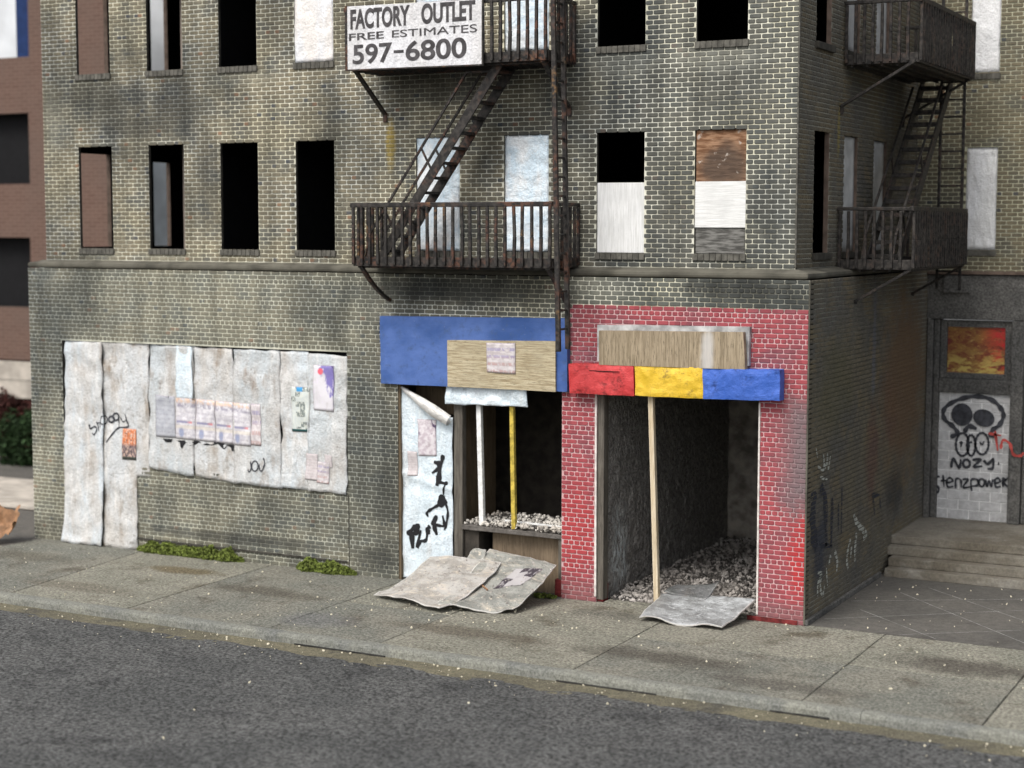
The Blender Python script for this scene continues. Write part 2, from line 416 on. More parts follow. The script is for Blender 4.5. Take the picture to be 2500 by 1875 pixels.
M['slab_dark'] = ground_mat('greyer_concrete_slab', (.155, .155, .132), (.19, .182, .15), (.085, .072, .055), 22, 6, .92, .02, .85, (.5, 1.55), .85, stains=((-10.8, -1.35, 1.0, .35, (.11, .085, .045), .8), (-8.6, -2.1, 1.5, .45, (.085, .075, .058), .75), (-14.2, -1.7, 1.5, .5, (.1, .092, .072), .7), (-4.1, -3.0, 1.8, .4, (.095, .08, .06), .7), (-.9, -3.0, 2.0, .45, (.07, .062, .05), .75), (3.1, -1.5, 1.4, .6, (.075, .066, .055), .8), (1.0, -3.6, 1.6, .35, (.085, .078, .066), .7), (-2.6, -.9, 1.0, .4, (.1, .095, .08), .6), (-6.6, -3.4, .9, .6, (.13, .13, .13), .6), (-11.6, -3.3, 1.6, .4, (.12, .105, .08), .6)))
M['kerb'] = ground_mat('kerb_stone', (.165, .168, .15), (.205, .205, .175), (.11, .115, .115), 34, 9, .9, .014, .6, (.7, 1.35))
M['joint'] = simple('dark_joint', (.03, .029, .026), .4)
M['grit'] = ground_mat('yellowish_gutter_grit', (.115, .105, .075), (.145, .132, .09), (.06, .058, .053), 40, 12, .95, .02, .8, (.6, 1.5))
M['court'] = ground_mat('dark_courtyard_slab', (.095, .09, .082), (.12, .112, .1), (.062, .057, .05), 26, 15, .75, .01, .5, (.85, 1.16))
M['chalk'] = simple('scribed_line', (.3, .3, .28), .4, 5)
M['portal'] = ground_mat('sooty_portal_stone', (.075, .074, .071), (.12, .116, .108), (.22, .21, .2), 24, 18, .8, .03, .5, (.6, 1.5))
M['steps'] = ground_mat('worn_step_concrete', (.13, .115, .09), (.2, .185, .155), (.34, .33, .3), 22, 22, .85, .01, .5, (.85, 1.2))
M['block'] = ground_mat('grey_block', (.48, .48, .48), (.56, .56, .56), (.62, .62, .62), 14, 25, .85, .01, .5, (.88, 1.12))
M['blockmortar'] = simple('white_block_mortar', (.82, .82, .81), .1)
M['stone'] = ground_mat('rubble_stone', (.44, .41, .38), (.3, .275, .25), (.1, .09, .08), 11, 28, .95, .01, .9)
M['stone_pale'] = ground_mat('pale_rubble_stone', (.56, .53, .48), (.42, .38, .33), (.14, .12, .1), 11, 33, .95, .01, .6)
M['stone_dark'] = ground_mat('dark_rubble', (.11, .1, .09), (.07, .065, .06), (.26, .24, .22), 16, 30, .95, .01, .7)
M['chip'] = simple('cream_chip', (.6, .55, .42), .3, 20)

def worm():
    n = NT('rough_black_plaster', .62, .5)
    v = n.noise(10, 6, rough=.6, dist=1.8)
    e = n.voro(14, n.map(scale=(1, 1, .8)), 'SMOOTH_F1')
    c = n.mix(n.step(v, .35, .65), (.15, .14, .13), (.4, .38, .35))
    c = n.mix(n.math('MULTIPLY', spot(n, n.Y, n.Z, .55, .75, .4, .9), n.step(n.noise(5, 5, n.map(scale=(4, 4, 1))), .38, .55)), c, (.62, .66, .66))
    n.col(c)
    n.bump(n.math('ADD', v, n.math('MULTIPLY', e, .8)), 1.0, .09)
    return n.m
M['worm'] = worm()
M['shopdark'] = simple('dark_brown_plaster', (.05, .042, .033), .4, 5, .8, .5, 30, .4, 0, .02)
M['shopback'] = simple('dusty_back_plaster', (.34, .31, .27), .45, 4, .9, .8, 16, .3, 0, .03)
M['redbase'] = simple('red_base_block', (.16, .025, .025), .5, 9)

def brownb():
    n = NT('brown_brick_far', .9, .15)
    b = n.t.nodes.new('ShaderNodeTexBrick')
    n.put(n.comb(n.X, n.Z, 0.0), b.inputs['Vector'])
    b.inputs['Scale'].default_value = 1
    b.inputs['Brick Width'].default_value = .3
    b.inputs['Row Height'].default_value = .1
    b.inputs['Mortar Size'].default_value = .012
    b.inputs['Color1'].default_value = (.115, .07, .056, 1)
    b.inputs['Color2'].default_value = (.135, .085, .068, 1)
    b.inputs['Mortar'].default_value = (.17, .115, .09, 1)
    n.col(n.mix(n.step(n.noise(.8, 4), .35, .7, 0, .4), b.outputs['Color'], (.12, .09, .075)))
    return n.m
M['brown'] = brownb()
M['navy'] = simple('navy_blind', (.012, .03, .1), .15)
M['farwhite'] = simple('far_white_panel', (.62, .64, .66), .12, 1.2)
M['fargrey'] = simple('far_grey_wall', (.7, .76, .8), .12, 1.5)
M['farwarm'] = simple('far_beige_strip', (.32, .27, .23), .2, 2)
M['pipe'] = simple('dull_pipe', (.09, .085, .085), .3)
M['farpave'] = simple('pale_paving', (.42, .38, .33), .25, 2)
M['leaf_dry'] = simple('dry_brown_leaf', (.27, .15, .08), .45, 5, .7)
M['moss'] = simple('bright_moss', (.14, .175, .038), .55, 12, .9)
M['bush_green'] = simple('dark_green_leaves', (.022, .045, .015), .5, 4)
M['bush_red'] = simple('dark_red_leaves', (.05, .016, .013), .5, 4)
def transom():
    n = NT('red_and_gold_painting', .45, .5)
    v = n.map(scale=(1.2, 1, 2.6))
    f = n.noise(3.2, 7, v, .75, .8)
    c = n.mix(n.step(f, .38, .62), (.13, .012, .01), (.26, .13, .03))
    c = n.mix(n.step(n.noise(6, 6, v, .75, .5), .56, .68), c, (.5, .33, .11))
    c = n.mix(n.math('MULTIPLY', n.step(n.X, 1.2, 1.7), n.step(f, .4, .6)), c, (.5, .012, .02))
    c = n.mix(n.math('MULTIPLY', n.step(n.Z, 3.95, 3.5), n.step(n.noise(4, 6, v), .42, .6)), c, (.5, .38, .1))
    n.col(c)
    n.bump(f, .5, .02)
    return n.m
M['transom'] = transom()

def poster(name, style, seed=0):
    n = NT(name, .7, .3)
    uv = n.uv()
    sp = n.t.nodes.new('ShaderNodeSeparateXYZ'); n.put(uv, sp.inputs[0])
    u, v = sp.outputs[0], sp.outputs[1]
    o = (seed * 3.1, seed * 1.7, 0)
    blot = n.noise(4, 4, n.map(scale=(1, 2, 1), loc=o, vec=uv))
    rows = n.math('SINE', n.math('MULTIPLY', v, 60))
    words = n.noise(1, 2, n.map(scale=(16, 9, 1), loc=o, vec=uv))
    fine = n.math('MULTIPLY', n.step(rows, 0, .5), n.step(words, .46, .54))
    if style == 'bill':
        c = n.mix(n.step(blot, .4, .6), (.68, .66, .68), (.52, .5, .54))
        band = n.math('MULTIPLY', n.step(n.math('ABSOLUTE', n.math('SUBTRACT', v, .42)), .035, .02), n.step(n.math('ABSOLUTE', n.math('SUBTRACT', u, .45)), .42, .38))
        c = n.mix(n.math('MULTIPLY', band, .75), c, n.mix(n.step(u, .55, .8), (.16, .16, .3), (.62, .14, .14)))
        blob = n.math('SQRT', n.math('ADD', n.math('POWER', n.math('SUBTRACT', u, .3), 2.0), n.math('POWER', n.math('SUBTRACT', v, .17), 2.0)))
        c = n.mix(n.step(blob, .17, .08, 0, .75), c, (.2, .25, .42))
        top = n.math('MULTIPLY', n.step(v, .74, .8), n.step(n.noise(6, 3, n.map(scale=(1, 1.4, 1), loc=o, vec=uv)), .42, .56))
        c = n.mix(n.math('MULTIPLY', top, .75), c, n.mix(n.step(v, .84, .92), (.25, .23, .3), (.72, .5, .35)))
        c = n.mix(n.math('MULTIPLY', fine, n.step(v, .72, .66, 0, .4)), c, (.35, .32, .36))
        c = n.mix(n.math('MULTIPLY', n.step(n.math('ABSOLUTE', n.math('SUBTRACT', v, .3)), .05, .03), .4), c, (.66, .58, .42))
    elif style == 'faded':
        c = n.mix(n.step(blot, .35, .65), (.36, .37, .41), (.46, .47, .5))
        c = n.mix(n.math('MULTIPLY', fine, .35), c, (.22, .22, .27))
    elif style == 'orange':
        f = n.noise(9, 5, n.map(scale=(1, .7, 1), vec=uv, loc=o), .7)
        c = n.mix(n.step(v, .42, .55), (.16, .12, .13), (.62, .2, .08))
        c = n.mix(n.step(f, .48, .6), c, (.7, .5, .4))
        c = n.mix(n.step(n.noise(14, 4, n.map(vec=uv, loc=o)), .55, .62), c, (.04, .04, .05))
        c = n.mix(n.step(v, .12, .08), c, (.05, .06, .05))
    elif style == 'news':
        cell = n.voro(5, n.map(scale=(.8, 1.5, 1), vec=uv, loc=o), out='Color')
        g = n.white(n.comb(n.math('FLOOR', n.math('MULTIPLY', u, 4)), n.math('FLOOR', n.math('MULTIPLY', v, 9)), seed))
        c = n.mix(n.step(g, .5, .55), (.58, .62, .6), (.2, .23, .22))
        c = n.mix(n.step(n.noise(12, 4, n.map(vec=uv)), .5, .56, 0, .8), c, (.66, .68, .62))
        c = n.mix(n.step(v, .07, .05), c, (.03, .12, .12))
        c = n.mix(n.math('MULTIPLY', n.step(v, .88, .9), n.step(n.math('ABSOLUTE', n.math('SUBTRACT', u, .45)), .16, .13)), c, (.05, .28, .55))
    elif style == 'purple':
        f = n.math('ADD', n.math('MULTIPLY', n.math('ADD', u, v), .5), n.math('MULTIPLY', n.math('SUBTRACT', n.noise(5, 5, n.map(vec=uv)), .5), .6))
        c = n.mix(n.step(f, .55, .66), (.66, .64, .67), (.2, .17, .42))
        c = n.mix(n.step(n.noise(7, 4, n.map(vec=uv, loc=(3, 3, 0))), .58, .66, 0, .7), c, (.7, .64, .75))
        blob = n.math('SQRT', n.math('ADD', n.math('POWER', n.math('SUBTRACT', u, .33), 2.0), n.math('POWER', n.math('MULTIPLY', n.math('SUBTRACT', v, .86), 1.8), 2.0)))
        c = n.mix(n.step(blob, .15, .1), c, (.72, .12, .16))
    elif style == 'notice':
        c = n.mix(n.step(blot, .4, .6), (.64, .6, .6), (.5, .45, .46))
        r2 = n.step(n.math('SINE', n.math('MULTIPLY', v, 26)), 0, .5)
        c = n.mix(n.math('MULTIPLY', n.math('MULTIPLY', r2, n.step(n.noise(1, 2, n.map(scale=(12, 5, 1), loc=o, vec=uv)), .42, .52)), .6), c, n.mix(n.step(v, .4, .6), (.45, .25, .22), (.25, .22, .42)))
    elif style == 'torn':
        c = n.mix(n.step(blot, .4, .62), (.68, .64, .66), (.5, .43, .47))
        c = n.mix(n.math('MULTIPLY', n.step(v, .45, .7), n.step(n.noise(3, 4, n.map(vec=uv, loc=o), dist=1), .52, .6)), c, (.1, .07, .13))
        c = n.mix(n.step(n.noise(12, 4, n.map(vec=uv, loc=o)), .6, .66, 0, .5), c, (.4, .3, .35))
    elif style == 'pinkish':
        c = n.mix(n.step(blot, .38, .62), (.62, .57, .57), (.52, .48, .48))
        c = n.mix(n.math('MULTIPLY', fine, .35), c, (.36, .25, .28))
    elif style == 'print':
        g = n.white(n.comb(n.math('FLOOR', n.math('MULTIPLY', u, 3)), n.math('FLOOR', n.math('MULTIPLY', v, 4)), seed))
        c = n.mix(n.step(g, .62, .66), (.4, .38, .38), (.05, .04, .05))
        c = n.mix(n.step(n.noise(8, 5, n.map(vec=uv, loc=o)), .5, .6, 0, .6), c, (.42, .4, .4))
    edge = n.math('MINIMUM', n.math('MINIMUM', u, n.math('SUBTRACT', 1.0, u)), n.math('MINIMUM', v, n.math('SUBTRACT', 1.0, v)))
    c = n.mix(n.step(edge, .03, .0, 0, .6), c, (.3, .25, .25))
    c = n.mix(n.step(n.noise(3.5, 5, n.map(scale=(2, 2, 1), loc=o)), .55, .75, 0, .35), c, (.3, .27, .24))
    n.col(c)
    n.bump(n.noise(9, 4), .4, .02)
    return n.m

# ------------------------------------------------------------------ object helpers
def add(name, verts, faces, mat, parent=None, mats=None, idx=None, smooth=False, kind=None, uvs=None):
    me = bpy.data.meshes.new(name)
    me.from_pydata([tuple(v) for v in verts], [], [tuple(f) for f in faces])
    if mats:
        for x in mats:
            me.materials.append(x)
        if idx is not None:
            me.polygons.foreach_set('material_index', idx)
    else:
        me.materials.append(mat)
    if smooth:
        me.polygons.foreach_set('use_smooth', [True] * len(me.polygons))
    if uvs is not None:
        ul = me.uv_layers.new(name='UVMap')
        for lp in me.loops:
            ul.data[lp.index].uv = uvs[lp.vertex_index]
    me.update()
    return link(name, me, parent, kind)

def link(name, me, parent=None, kind=None):
    o = bpy.data.objects.new(name, me)
    COL.objects.link(o)
    if parent:
        setpar(o, parent)
    if kind:
        o['kind'] = kind
    return o

def setpar(o, parent):
    o.parent = parent
    if parent.type == 'EMPTY':
        o.matrix_parent_inverse = Matrix.Translation(-Vector(parent.location))

def thing(name, label, cat, loc=(0, 0, 0), group=None, kind=None):
    o = bpy.data.objects.new(name, None)
    o.empty_display_size = .2
    COL.objects.link(o)
    o.location = loc
    if kind == 'structure':
        o['kind'] = kind
    else:
        o['label'] = label
        o['category'] = cat
    if group:
        o['group'] = group
    return o

def tag(o, label, cat, group=None):
    o['label'] = label
    o['category'] = cat
    if group:
        o['group'] = group
    return o

class MB:
    def __init__(s):
        s.v, s.f = [], []
    def quad(s, a, b, c, d):
        k = len(s.v); s.v += [a, b, c, d]; s.f.append((k, k + 1, k + 2, k + 3))
    def hexa(s, p):                       # 8 points: bottom ring 0-3, top ring 4-7 (ccw from above)
        k = len(s.v); s.v += [tuple(q) for q in p]
        for f in ((3, 2, 1, 0), (4, 5, 6, 7), (0, 1, 5, 4), (1, 2, 6, 5), (2, 3, 7, 6), (3, 0, 4, 7)):
            s.f.append(tuple(k + i for i in f))
    def box(s, x0, x1, y0, y1, z0, z1):
        s.hexa([(x0, y0, z0), (x1, y0, z0), (x1, y1, z0), (x0, y1, z0), (x0, y0, z1), (x1, y0, z1), (x1, y1, z1), (x0, y1, z1)])
    def bar(s, p, q, w, h, up=(0, 0, 1)):
        p, q = Vector(p), Vector(q)
        d = (q - p).normalized()
        up = Vector(up)
        if abs(d.dot(up)) > .98:
            up = Vector((0, 1, 0))
        a = d.cross(up).normalized() * (w / 2)
        b = a.cross(d).normalized() * (h / 2)
        s.hexa([p - a - b, p + a - b, q + a - b, q - a - b, p - a + b, p + a + b, q + a + b, q - a + b])
    def build(s, name, mat, parent=None, kind=None, bevel=0.0, smooth=False, jitter=0.0):
        o = add(name, s.v, s.f, mat, parent, kind=kind)
        bm = bmesh.new()
        bm.from_mesh(o.data)
        bmesh.ops.recalc_face_normals(bm, faces=bm.faces)
        if bevel:
            bmesh.ops.bevel(bm, geom=list(bm.edges), offset=bevel, segments=2, affect='EDGES', profile=.6)
        if jitter:
            for v in bm.verts:
                nn = mn.noise_vector(v.co * 2.3) * jitter
                v.co += nn
        bm.to_mesh(o.data)
        bm.free()
        if smooth:
            o.data.polygons.foreach_set('use_smooth', [True] * len(o.data.polygons))
        return o

def box(name, x0, x1, y0, y1, z0, z1, mat, parent=None, bevel=.0, kind=None, jitter=0.0):
    b = MB(); b.box(x0, x1, y0, y1, z0, z1)
    return b.build(name, mat, parent, kind, bevel, jitter=jitter)

def quadbox(name, pts, y0, y1, mat, parent=None, bevel=.008, jitter=0.0):
    """front face from four (x,z) corners TL,TR,BR,BL at y0, extruded back to y1"""
    (ax, az), (bx, bz), (cx, cz), (dx, dz) = pts
    b = MB()
    b.hexa([(dx, y0, dz), (cx, y0, cz), (cx, y1, cz), (dx, y1, dz), (ax, y0, az), (bx, y0, bz), (bx, y1, bz), (ax, y1, az)])
    return b.build(name, mat, parent, bevel=bevel, jitter=jitter)

def grid_box(name, pts, y0, y1, mat, parent=None, amp=.01, nu=24, nv=10, seed=0, freq=3, bulge=0.0):
    """box with a hammered, uneven front face"""
    (ax, az), (bx, bz), (cx, cz), (dx, dz) = pts
    V, F = [], []
    for j in range(nv + 1):
        for i in range(nu + 1):
            u, v = i / nu, j / nv
            x = (dx * (1 - u) + cx * u) * (1 - v) + (ax * (1 - u) + bx * u) * v
            z = (dz * (1 - u) + cz * u) * (1 - v) + (az * (1 - u) + bz * u) * v
            e = min(u, 1 - u, v, 1 - v)
            k = mn.noise(Vector((x * freq, z * freq * 1.3, seed))) * amp + mn.noise(Vector((x * freq * 3.3, z * freq * 3, seed + 4))) * amp * .5
            ex = mn.noise(Vector((x * 2.2, z * 2.2, seed + 9))) * amp * .8
            V.append((x + ex, y0 - k - bulge * min(1, e * 6), z + ex))
    W = nu + 1
    for j in range(nv):
        for i in range(nu):
            a = j * W + i
            F.append((a, a + 1, a + W + 1, a + W))
    rim = [i for i in range(nu + 1)] + [j * W + nu for j in range(1, nv + 1)] + [nv * W + i for i in range(nu - 1, -1, -1)] + [j * W for j in range(nv - 1, 0, -1)]
    k = len(V)
    for r in rim:
        V.append((V[r][0], y1, V[r][2]))
    L = len(rim)
    for i in range(L):
        a, b = rim[i], rim[(i + 1) % L]
        F.append((b, a, k + i, k + (i + 1) % L))
    F.append(tuple(k + i for i in range(L)))
    o = add(name, V, F, mat, parent)
    return o

def sheet(name, P, mat, parent=None, nu=26, nv=26, amp=.02, freq=2.0, seed=0, th=.012, curve=None, mask=None, ripple=.008, edge=.012):
    """thin crumpled sheet with thickness. P = bottom-left, bottom-right, top-right, top-left 3D corners"""
    P = [Vector(p) for p in P]
    nrm = (P[1] - P[0]).cross(P[3] - P[0]).normalized()
    V = []
    for j in range(nv + 1):
        for i in range(nu + 1):
            u, v = i / nu, j / nv
            p = (P[0] * (1 - u) + P[1] * u) * (1 - v) + (P[3] * (1 - u) + P[2] * u) * v
            d = mn.noise(p * freq + Vector((seed, 0, 0))) * amp
            # creases: ridged noise
            r = 1 - abs(mn.noise(p * freq * 1.7 + Vector((0, seed, 3)))) * 2
            d += r * ripple
            p = p + nrm * d
            if curve:
                p = p + curve(u, v)
            if edge and (i in (0, nu) or j in (0, nv)):
                q = mn.noise_vector(p * 4 + Vector((seed, 1, 2))) * edge
                p = p + q - nrm * q.dot(nrm)
            V.append(p)
    W = nu + 1
    cells = [(i, j) for j in range(nv) for i in range(nu) if mask is None or mask((i + .5) / nu, (j + .5) / nv)]
    n0 = len(V)
    V2 = V + [v - nrm * th for v in V]
    F = []
    ed = {}
    for i, j in cells:
        a = j * W + i
        q = (a, a + 1, a + W + 1, a + W)
        F.append(q)
        F.append(tuple(n0 + x for x in reversed(q)))
        for k in range(4):
            e = (q[k], q[(k + 1) % 4])
            if (e[1], e[0]) in ed:
                del ed[(e[1], e[0])]
            else:
                ed[e] = 1
    for a, b in ed:
        F.append((b, a, n0 + a, n0 + b))
    uvs = [((k % W) / nu, (k // W) / nv) for k in range(n0)] * 2
    o = add(name, V2, F, mat, parent, uvs=uvs)
    f = [abs(p.normal.dot(nrm)) > .35 for p in o.data.polygons]
    o.data.polygons.foreach_set('use_smooth', f)
    return o

from mathutils.bvhtree import BVHTree
class Surf:
    """finds the surface of sheets already built, so that paper and paint lie on them"""
    def __init__(s, objs):
        V, F = [], []
        for o in objs:
            k = len(V)
            V += [o.matrix_world @ v.co if False else v.co.copy() for v in o.data.vertices]
            F += [[k + i for i in p.vertices] for p in o.data.polygons]
        s.t = BVHTree.FromPolygons(V, F)
    def y(s, x, z, default):
        h = s.t.ray_cast(Vector((x, -3, z)), Vector((0, 1, 0)))
        return h[0].y if h[0] and h[0].y < -.05 else default
    def z(s, x, y):
        h = s.t.ray_cast(Vector((x, y, 3)), Vector((0, 0, -1)))
        return h[0].z if h[0] else None

def ribbon(b, pts, w, to3, taper=True):
    """flat brush stroke along a polyline in wall coordinates"""
    if len(pts) < 2:
        return
    # resample with Catmull-Rom
    P = [Vector(p) for p in pts]
    S = []
    for i in range(len(P) - 1):
        p0 = P[max(0, i - 1)]; p1 = P[i]; p2 = P[i + 1]; p3 = P[min(len(P) - 1, i + 2)]
        for k in range(5):
            t = k / 5
            S.append(.5 * ((2 * p1) + (p2 - p0) * t + (2 * p0 - 5 * p1 + 4 * p2 - p3) * t * t + (3 * p1 - p0 - 3 * p2 + p3) * t ** 3))
    S.append(P[-1])
    L, R = [], []
    n = len(S)
    for i, p in enumerate(S):
        d = S[min(n - 1, i + 1)] - S[max(0, i - 1)]
        if d.length < 1e-6:
            d = Vector((1, 0))
        d.normalize()
        q = Vector((-d.y, d.x))
        ww = w / 2 * (1 + .25 * math.sin(i * 1.3)) * (1 if not taper else min(1, .55 + min(i, n - 1 - i) * .3))
        L.append(p + q * ww); R.append(p - q * ww)
    k = len(b.v)
    b.v += [to3(*p) for p in L] + [to3(*p) for p in R]
    for i in range(n - 1):
        b.f.append((k + i, k + i + 1, k + n + i + 1, k + n + i))

def strokes(name, S, to3, mat, parent, scale=1.0):
    b = MB()
    for w_, pts in S:
        if w_ <= 0:
            k = len(b.v)
            P = pts[:-1] if pts[0] == pts[-1] else pts
            b.v += [to3(*p) for p in P]
            b.f.append(tuple(range(k, k + len(P))))
        else:
            ribbon(b, pts, w_ * scale, to3)
    return add(name, b.v, b.f, mat, parent)

def lettering(name, txt, x0, x1, z0, z1, y, mat, parent, bold=.0, shear=0.0):
    cu = bpy.data.curves.new(name, 'FONT')
    cu.body = txt
    cu.offset = bold
    cu.extrude = .004
    cu.shear = shear
    o = bpy.data.objects.new(name, cu)
    COL.objects.link(o)
    bpy.context.view_layer.update()
    me = bpy.data.meshes.new_from_object(o.evaluated_get(bpy.context.evaluated_depsgraph_get()))
    bpy.data.objects.remove(o)
    xs = [v.co.x for v in me.vertices]; ys = [v.co.y for v in me.vertices]
    ax, bx, ay, by = min(xs), max(xs), min(ys), max(ys)
    for v in me.vertices:
        u = (v.co.x - ax) / (bx - ax); t = (v.co.y - ay) / (by - ay)
        v.co = Vector((x0 + (x1 - x0) * u, y - v.co.z, z0[0] * (1 - u) + z0[1] * u + (z1[0] * (1 - u) + z1[1] * u - z0[0] * (1 - u) - z0[1] * u) * t))
    me.materials.clear()
    me.materials.append(mat)
    me.name = name
    return link(name, me, parent)

# ------------------------------------------------------------------ brick walls
CAMP = Vector((8.19775, -24.92472, 6.14713))
class Wall:
    """A plane wall: origin O, unit u (along), outward normal n. Openings as (u0,u1,z0,z1)."""
    def __init__(s, O, u, n, u0, u1, z0, z1, openings, red=None, header=5, depth=.22, proud=.011, gap=.013, seed=0, shift=0.0):
        s.O, s.u, s.n = Vector(O), Vector(u), Vector(n)
        s.u0, s.u1, s.z0, s.z1, s.op, s.red = u0, u1, z0, z1, openings, red
        s.header, s.depth, s.proud, s.gap, s.seed, s.shift = header, depth, proud, gap, seed, shift
    def p(s, a, z, d=0.0):
        return s.O + s.u * a + Vector((0, 0, z)) + s.n * d
    def isred(s, a, z):
        return bool(s.red and any(r[0] < a < r[1] and r[2] < z < r[3] for r in s.red))
    def base(s, name, mats, parent, revmat, back=True):
        us = sorted({s.u0, s.u1, *[x for o in s.op for x in o[:2]], *[x for r in (s.red or []) for x in r[:2]]})
        zs = sorted({s.z0, s.z1, *[x for o in s.op for x in o[2:4]], *[x for r in (s.red or []) for x in r[2:4]]})
        us = [x for x in us if s.u0 - 1e-6 <= x <= s.u1 + 1e-6]; zs = [x for x in zs if s.z0 - 1e-6 <= x <= s.z1 + 1e-6]
        b = MB(); idx = []
        for i in range(len(us) - 1):
            for j in range(len(zs) - 1):
                ca, cz = (us[i] + us[i + 1]) / 2, (zs[j] + zs[j + 1]) / 2
                if any(o[0] < ca < o[1] and o[2] < cz < o[3] for o in s.op):
                    continue
                b.quad(s.p(us[i], zs[j]), s.p(us[i + 1], zs[j]), s.p(us[i + 1], zs[j + 1]), s.p(us[i], zs[j + 1]))
                idx.append(1 if s.isred(ca, cz) else 0)
                if back:
                    b.quad(*[s.p(a, z, -s.depth) for a, z in ((us[i + 1], zs[j]), (us[i], zs[j]), (us[i], zs[j + 1]), (us[i + 1], zs[j + 1]))])
                    idx.append(3)
        D = s.depth
        def inop(a, z):
            return any(o[0] + 1e-5 < a < o[1] - 1e-5 and o[2] + 1e-5 < z < o[3] - 1e-5 for o in s.op)
        e = 1e-3
        for o in s.op:
            a0, a1, c0, c1 = o[:4]
            if not inop((a0 - e), (c0 + c1) / 2):
                b.quad(s.p(a0, c0), s.p(a0, c1), s.p(a0, c1, -D), s.p(a0, c0, -D)); idx.append(2)
            if not inop((a1 + e), (c0 + c1) / 2):
                b.quad(s.p(a1, c0), s.p(a1, c0, -D), s.p(a1, c1, -D), s.p(a1, c1)); idx.append(2)
            if not inop((a0 + a1) / 2, c1 + e):
                b.quad(s.p(a0, c1), s.p(a1, c1), s.p(a1, c1, -D), s.p(a0, c1, -D)); idx.append(2)
            if c0 > s.z0 + .01 and not inop((a0 + a1) / 2, c0 - e):
                b.quad(s.p(a0, c0), s.p(a0, c0, -D), s.p(a1, c0, -D), s.p(a1, c0)); idx.append(2)
        for a, sg in ((s.u0, 1), (s.u1, -1)):
            b.quad(s.p(a, s.z0), s.p(a, s.z1), s.p(a, s.z1, -D), s.p(a, s.z0, -D)); idx.append(2)
        return add(name, b.v, b.f, None, parent, mats=[*mats, revmat, M['black']], idx=idx)
    def cells(s):
        rnd = random.Random(s.seed)
        out = []
        r0, r1 = math.floor(s.z0 / COURSE), math.ceil(s.z1 / COURSE)
        for r in range(r0, r1):
            za, zb = r * COURSE + s.gap / 2, (r + 1) * COURSE - s.gap / 2
            za, zb = max(za, s.z0), min(zb, s.z1)
            if zb - za < .03:
                continue
            zc = (za + zb) / 2
            iv = [(s.u0, s.u1)]
            for o in s.op:
                if o[2] < zc < o[3]:
                    nv = []
                    for a, b in iv:
                        if o[1] <= a or o[0] >= b:
                            nv.append((a, b))
                        else:
                            if o[0] > a: nv.append((a, o[0]))
                            if o[1] < b: nv.append((o[1], b))
                    iv = nv
            L = BL / 2 if (s.header and r % s.header == 2) else BL
            off = (BL / 4 if L < BL else (r % 2) * BL / 2) + s.shift
            k0 = math.floor((s.u0 - off) / L) - 1
            k1 = math.ceil((s.u1 - off) / L) + 1
            for k in range(k0, k1):
                a, b = off + k * L + s.gap / 2, off + (k + 1) * L - s.gap / 2
                for c, d in iv:
                    p, q = max(a, c + .003), min(b, d - .003)
                    if q - p > .035:
                        out.append((p, q, za, zb, rnd.random(), rnd.random()))
        return out
    def bricks(s, parent, mats, nsingle, keep=None):
        """nsingle bricks that show largest become objects; the rest are one part"""
        cs = s.cells()
        if keep:
            cs = [c for c in cs if keep(c)]
        def size(c):
            m_ = s.p((c[0] + c[1]) / 2, (c[2] + c[3]) / 2)
            return (c[1] - c[0]) * (c[3] - c[2]) / (m_ - CAMP).length ** 2
        order = sorted(range(len(cs)), key=lambda i: -size(cs[i]))
        single = set(order[:nsingle])
        V, F, idx = [], [], []
        cache = {}
        def octo(w_, h_, pr):
            c = min(.012, h_ * .25, w_ * .25)
            ring = [(-w_ / 2 + c, -h_ / 2), (w_ / 2 - c, -h_ / 2), (w_ / 2, -h_ / 2 + c), (w_ / 2, h_ / 2 - c), (w_ / 2 - c, h_ / 2), (-w_ / 2 + c, h_ / 2), (-w_ / 2, h_ / 2 - c), (-w_ / 2, -h_ / 2 + c)]
            t = .007
            sx, sz = (w_ - 2 * t) / w_, (h_ - 2 * t) / h_
            return [(x, z, 0.0) for x, z in ring] + [(x * sx, z * sz, pr) for x, z in ring]
        faces = [(i, (i + 1) % 8, 8 + (i + 1) % 8, 8 + i) for i in range(8)] + [tuple(range(8, 16))]
        for i, c in enumerate(cs):
            w_, h_ = c[1] - c[0], c[3] - c[2]
            ca, cz = (c[0] + c[1]) / 2, (c[2] + c[3]) / 2
            red = s.isred(ca, cz)
            pr = s.proud * (.75 + .5 * c[4])
            if i in single:
                key = (round(w_, 3), round(h_, 3), red)
                if key not in cache:
                    me = bpy.data.meshes.new('brick')
                    me.from_pydata([tuple(s.u * x + Vector((0, 0, z)) + s.n * d) for x, z, d in octo(w_, h_, s.proud)], [], faces)
                    me.materials.append(mats[1] if red else mats[0])
                    cache[key] = me
                o = bpy.data.objects.new('brick', cache[key])
                COL.objects.link(o)
                o.location = s.p(ca, cz, .001)
                setpar(o, parent)
                continue
            k = len(V)
            ux, uz = (c[5] - .5) * .004, (c[4] - .5) * .004
            V += [tuple(s.p(ca + x + ux, cz + z + uz, d)) for x, z, d in octo(w_, h_, pr)]
            F += [tuple(k + j for j in f) for f in faces]
            idx += [1 if red else 0] * 9
        if F:
            add('remaining_bricks', V, F, None, parent, mats=list(mats), idx=idx, kind='stuff')

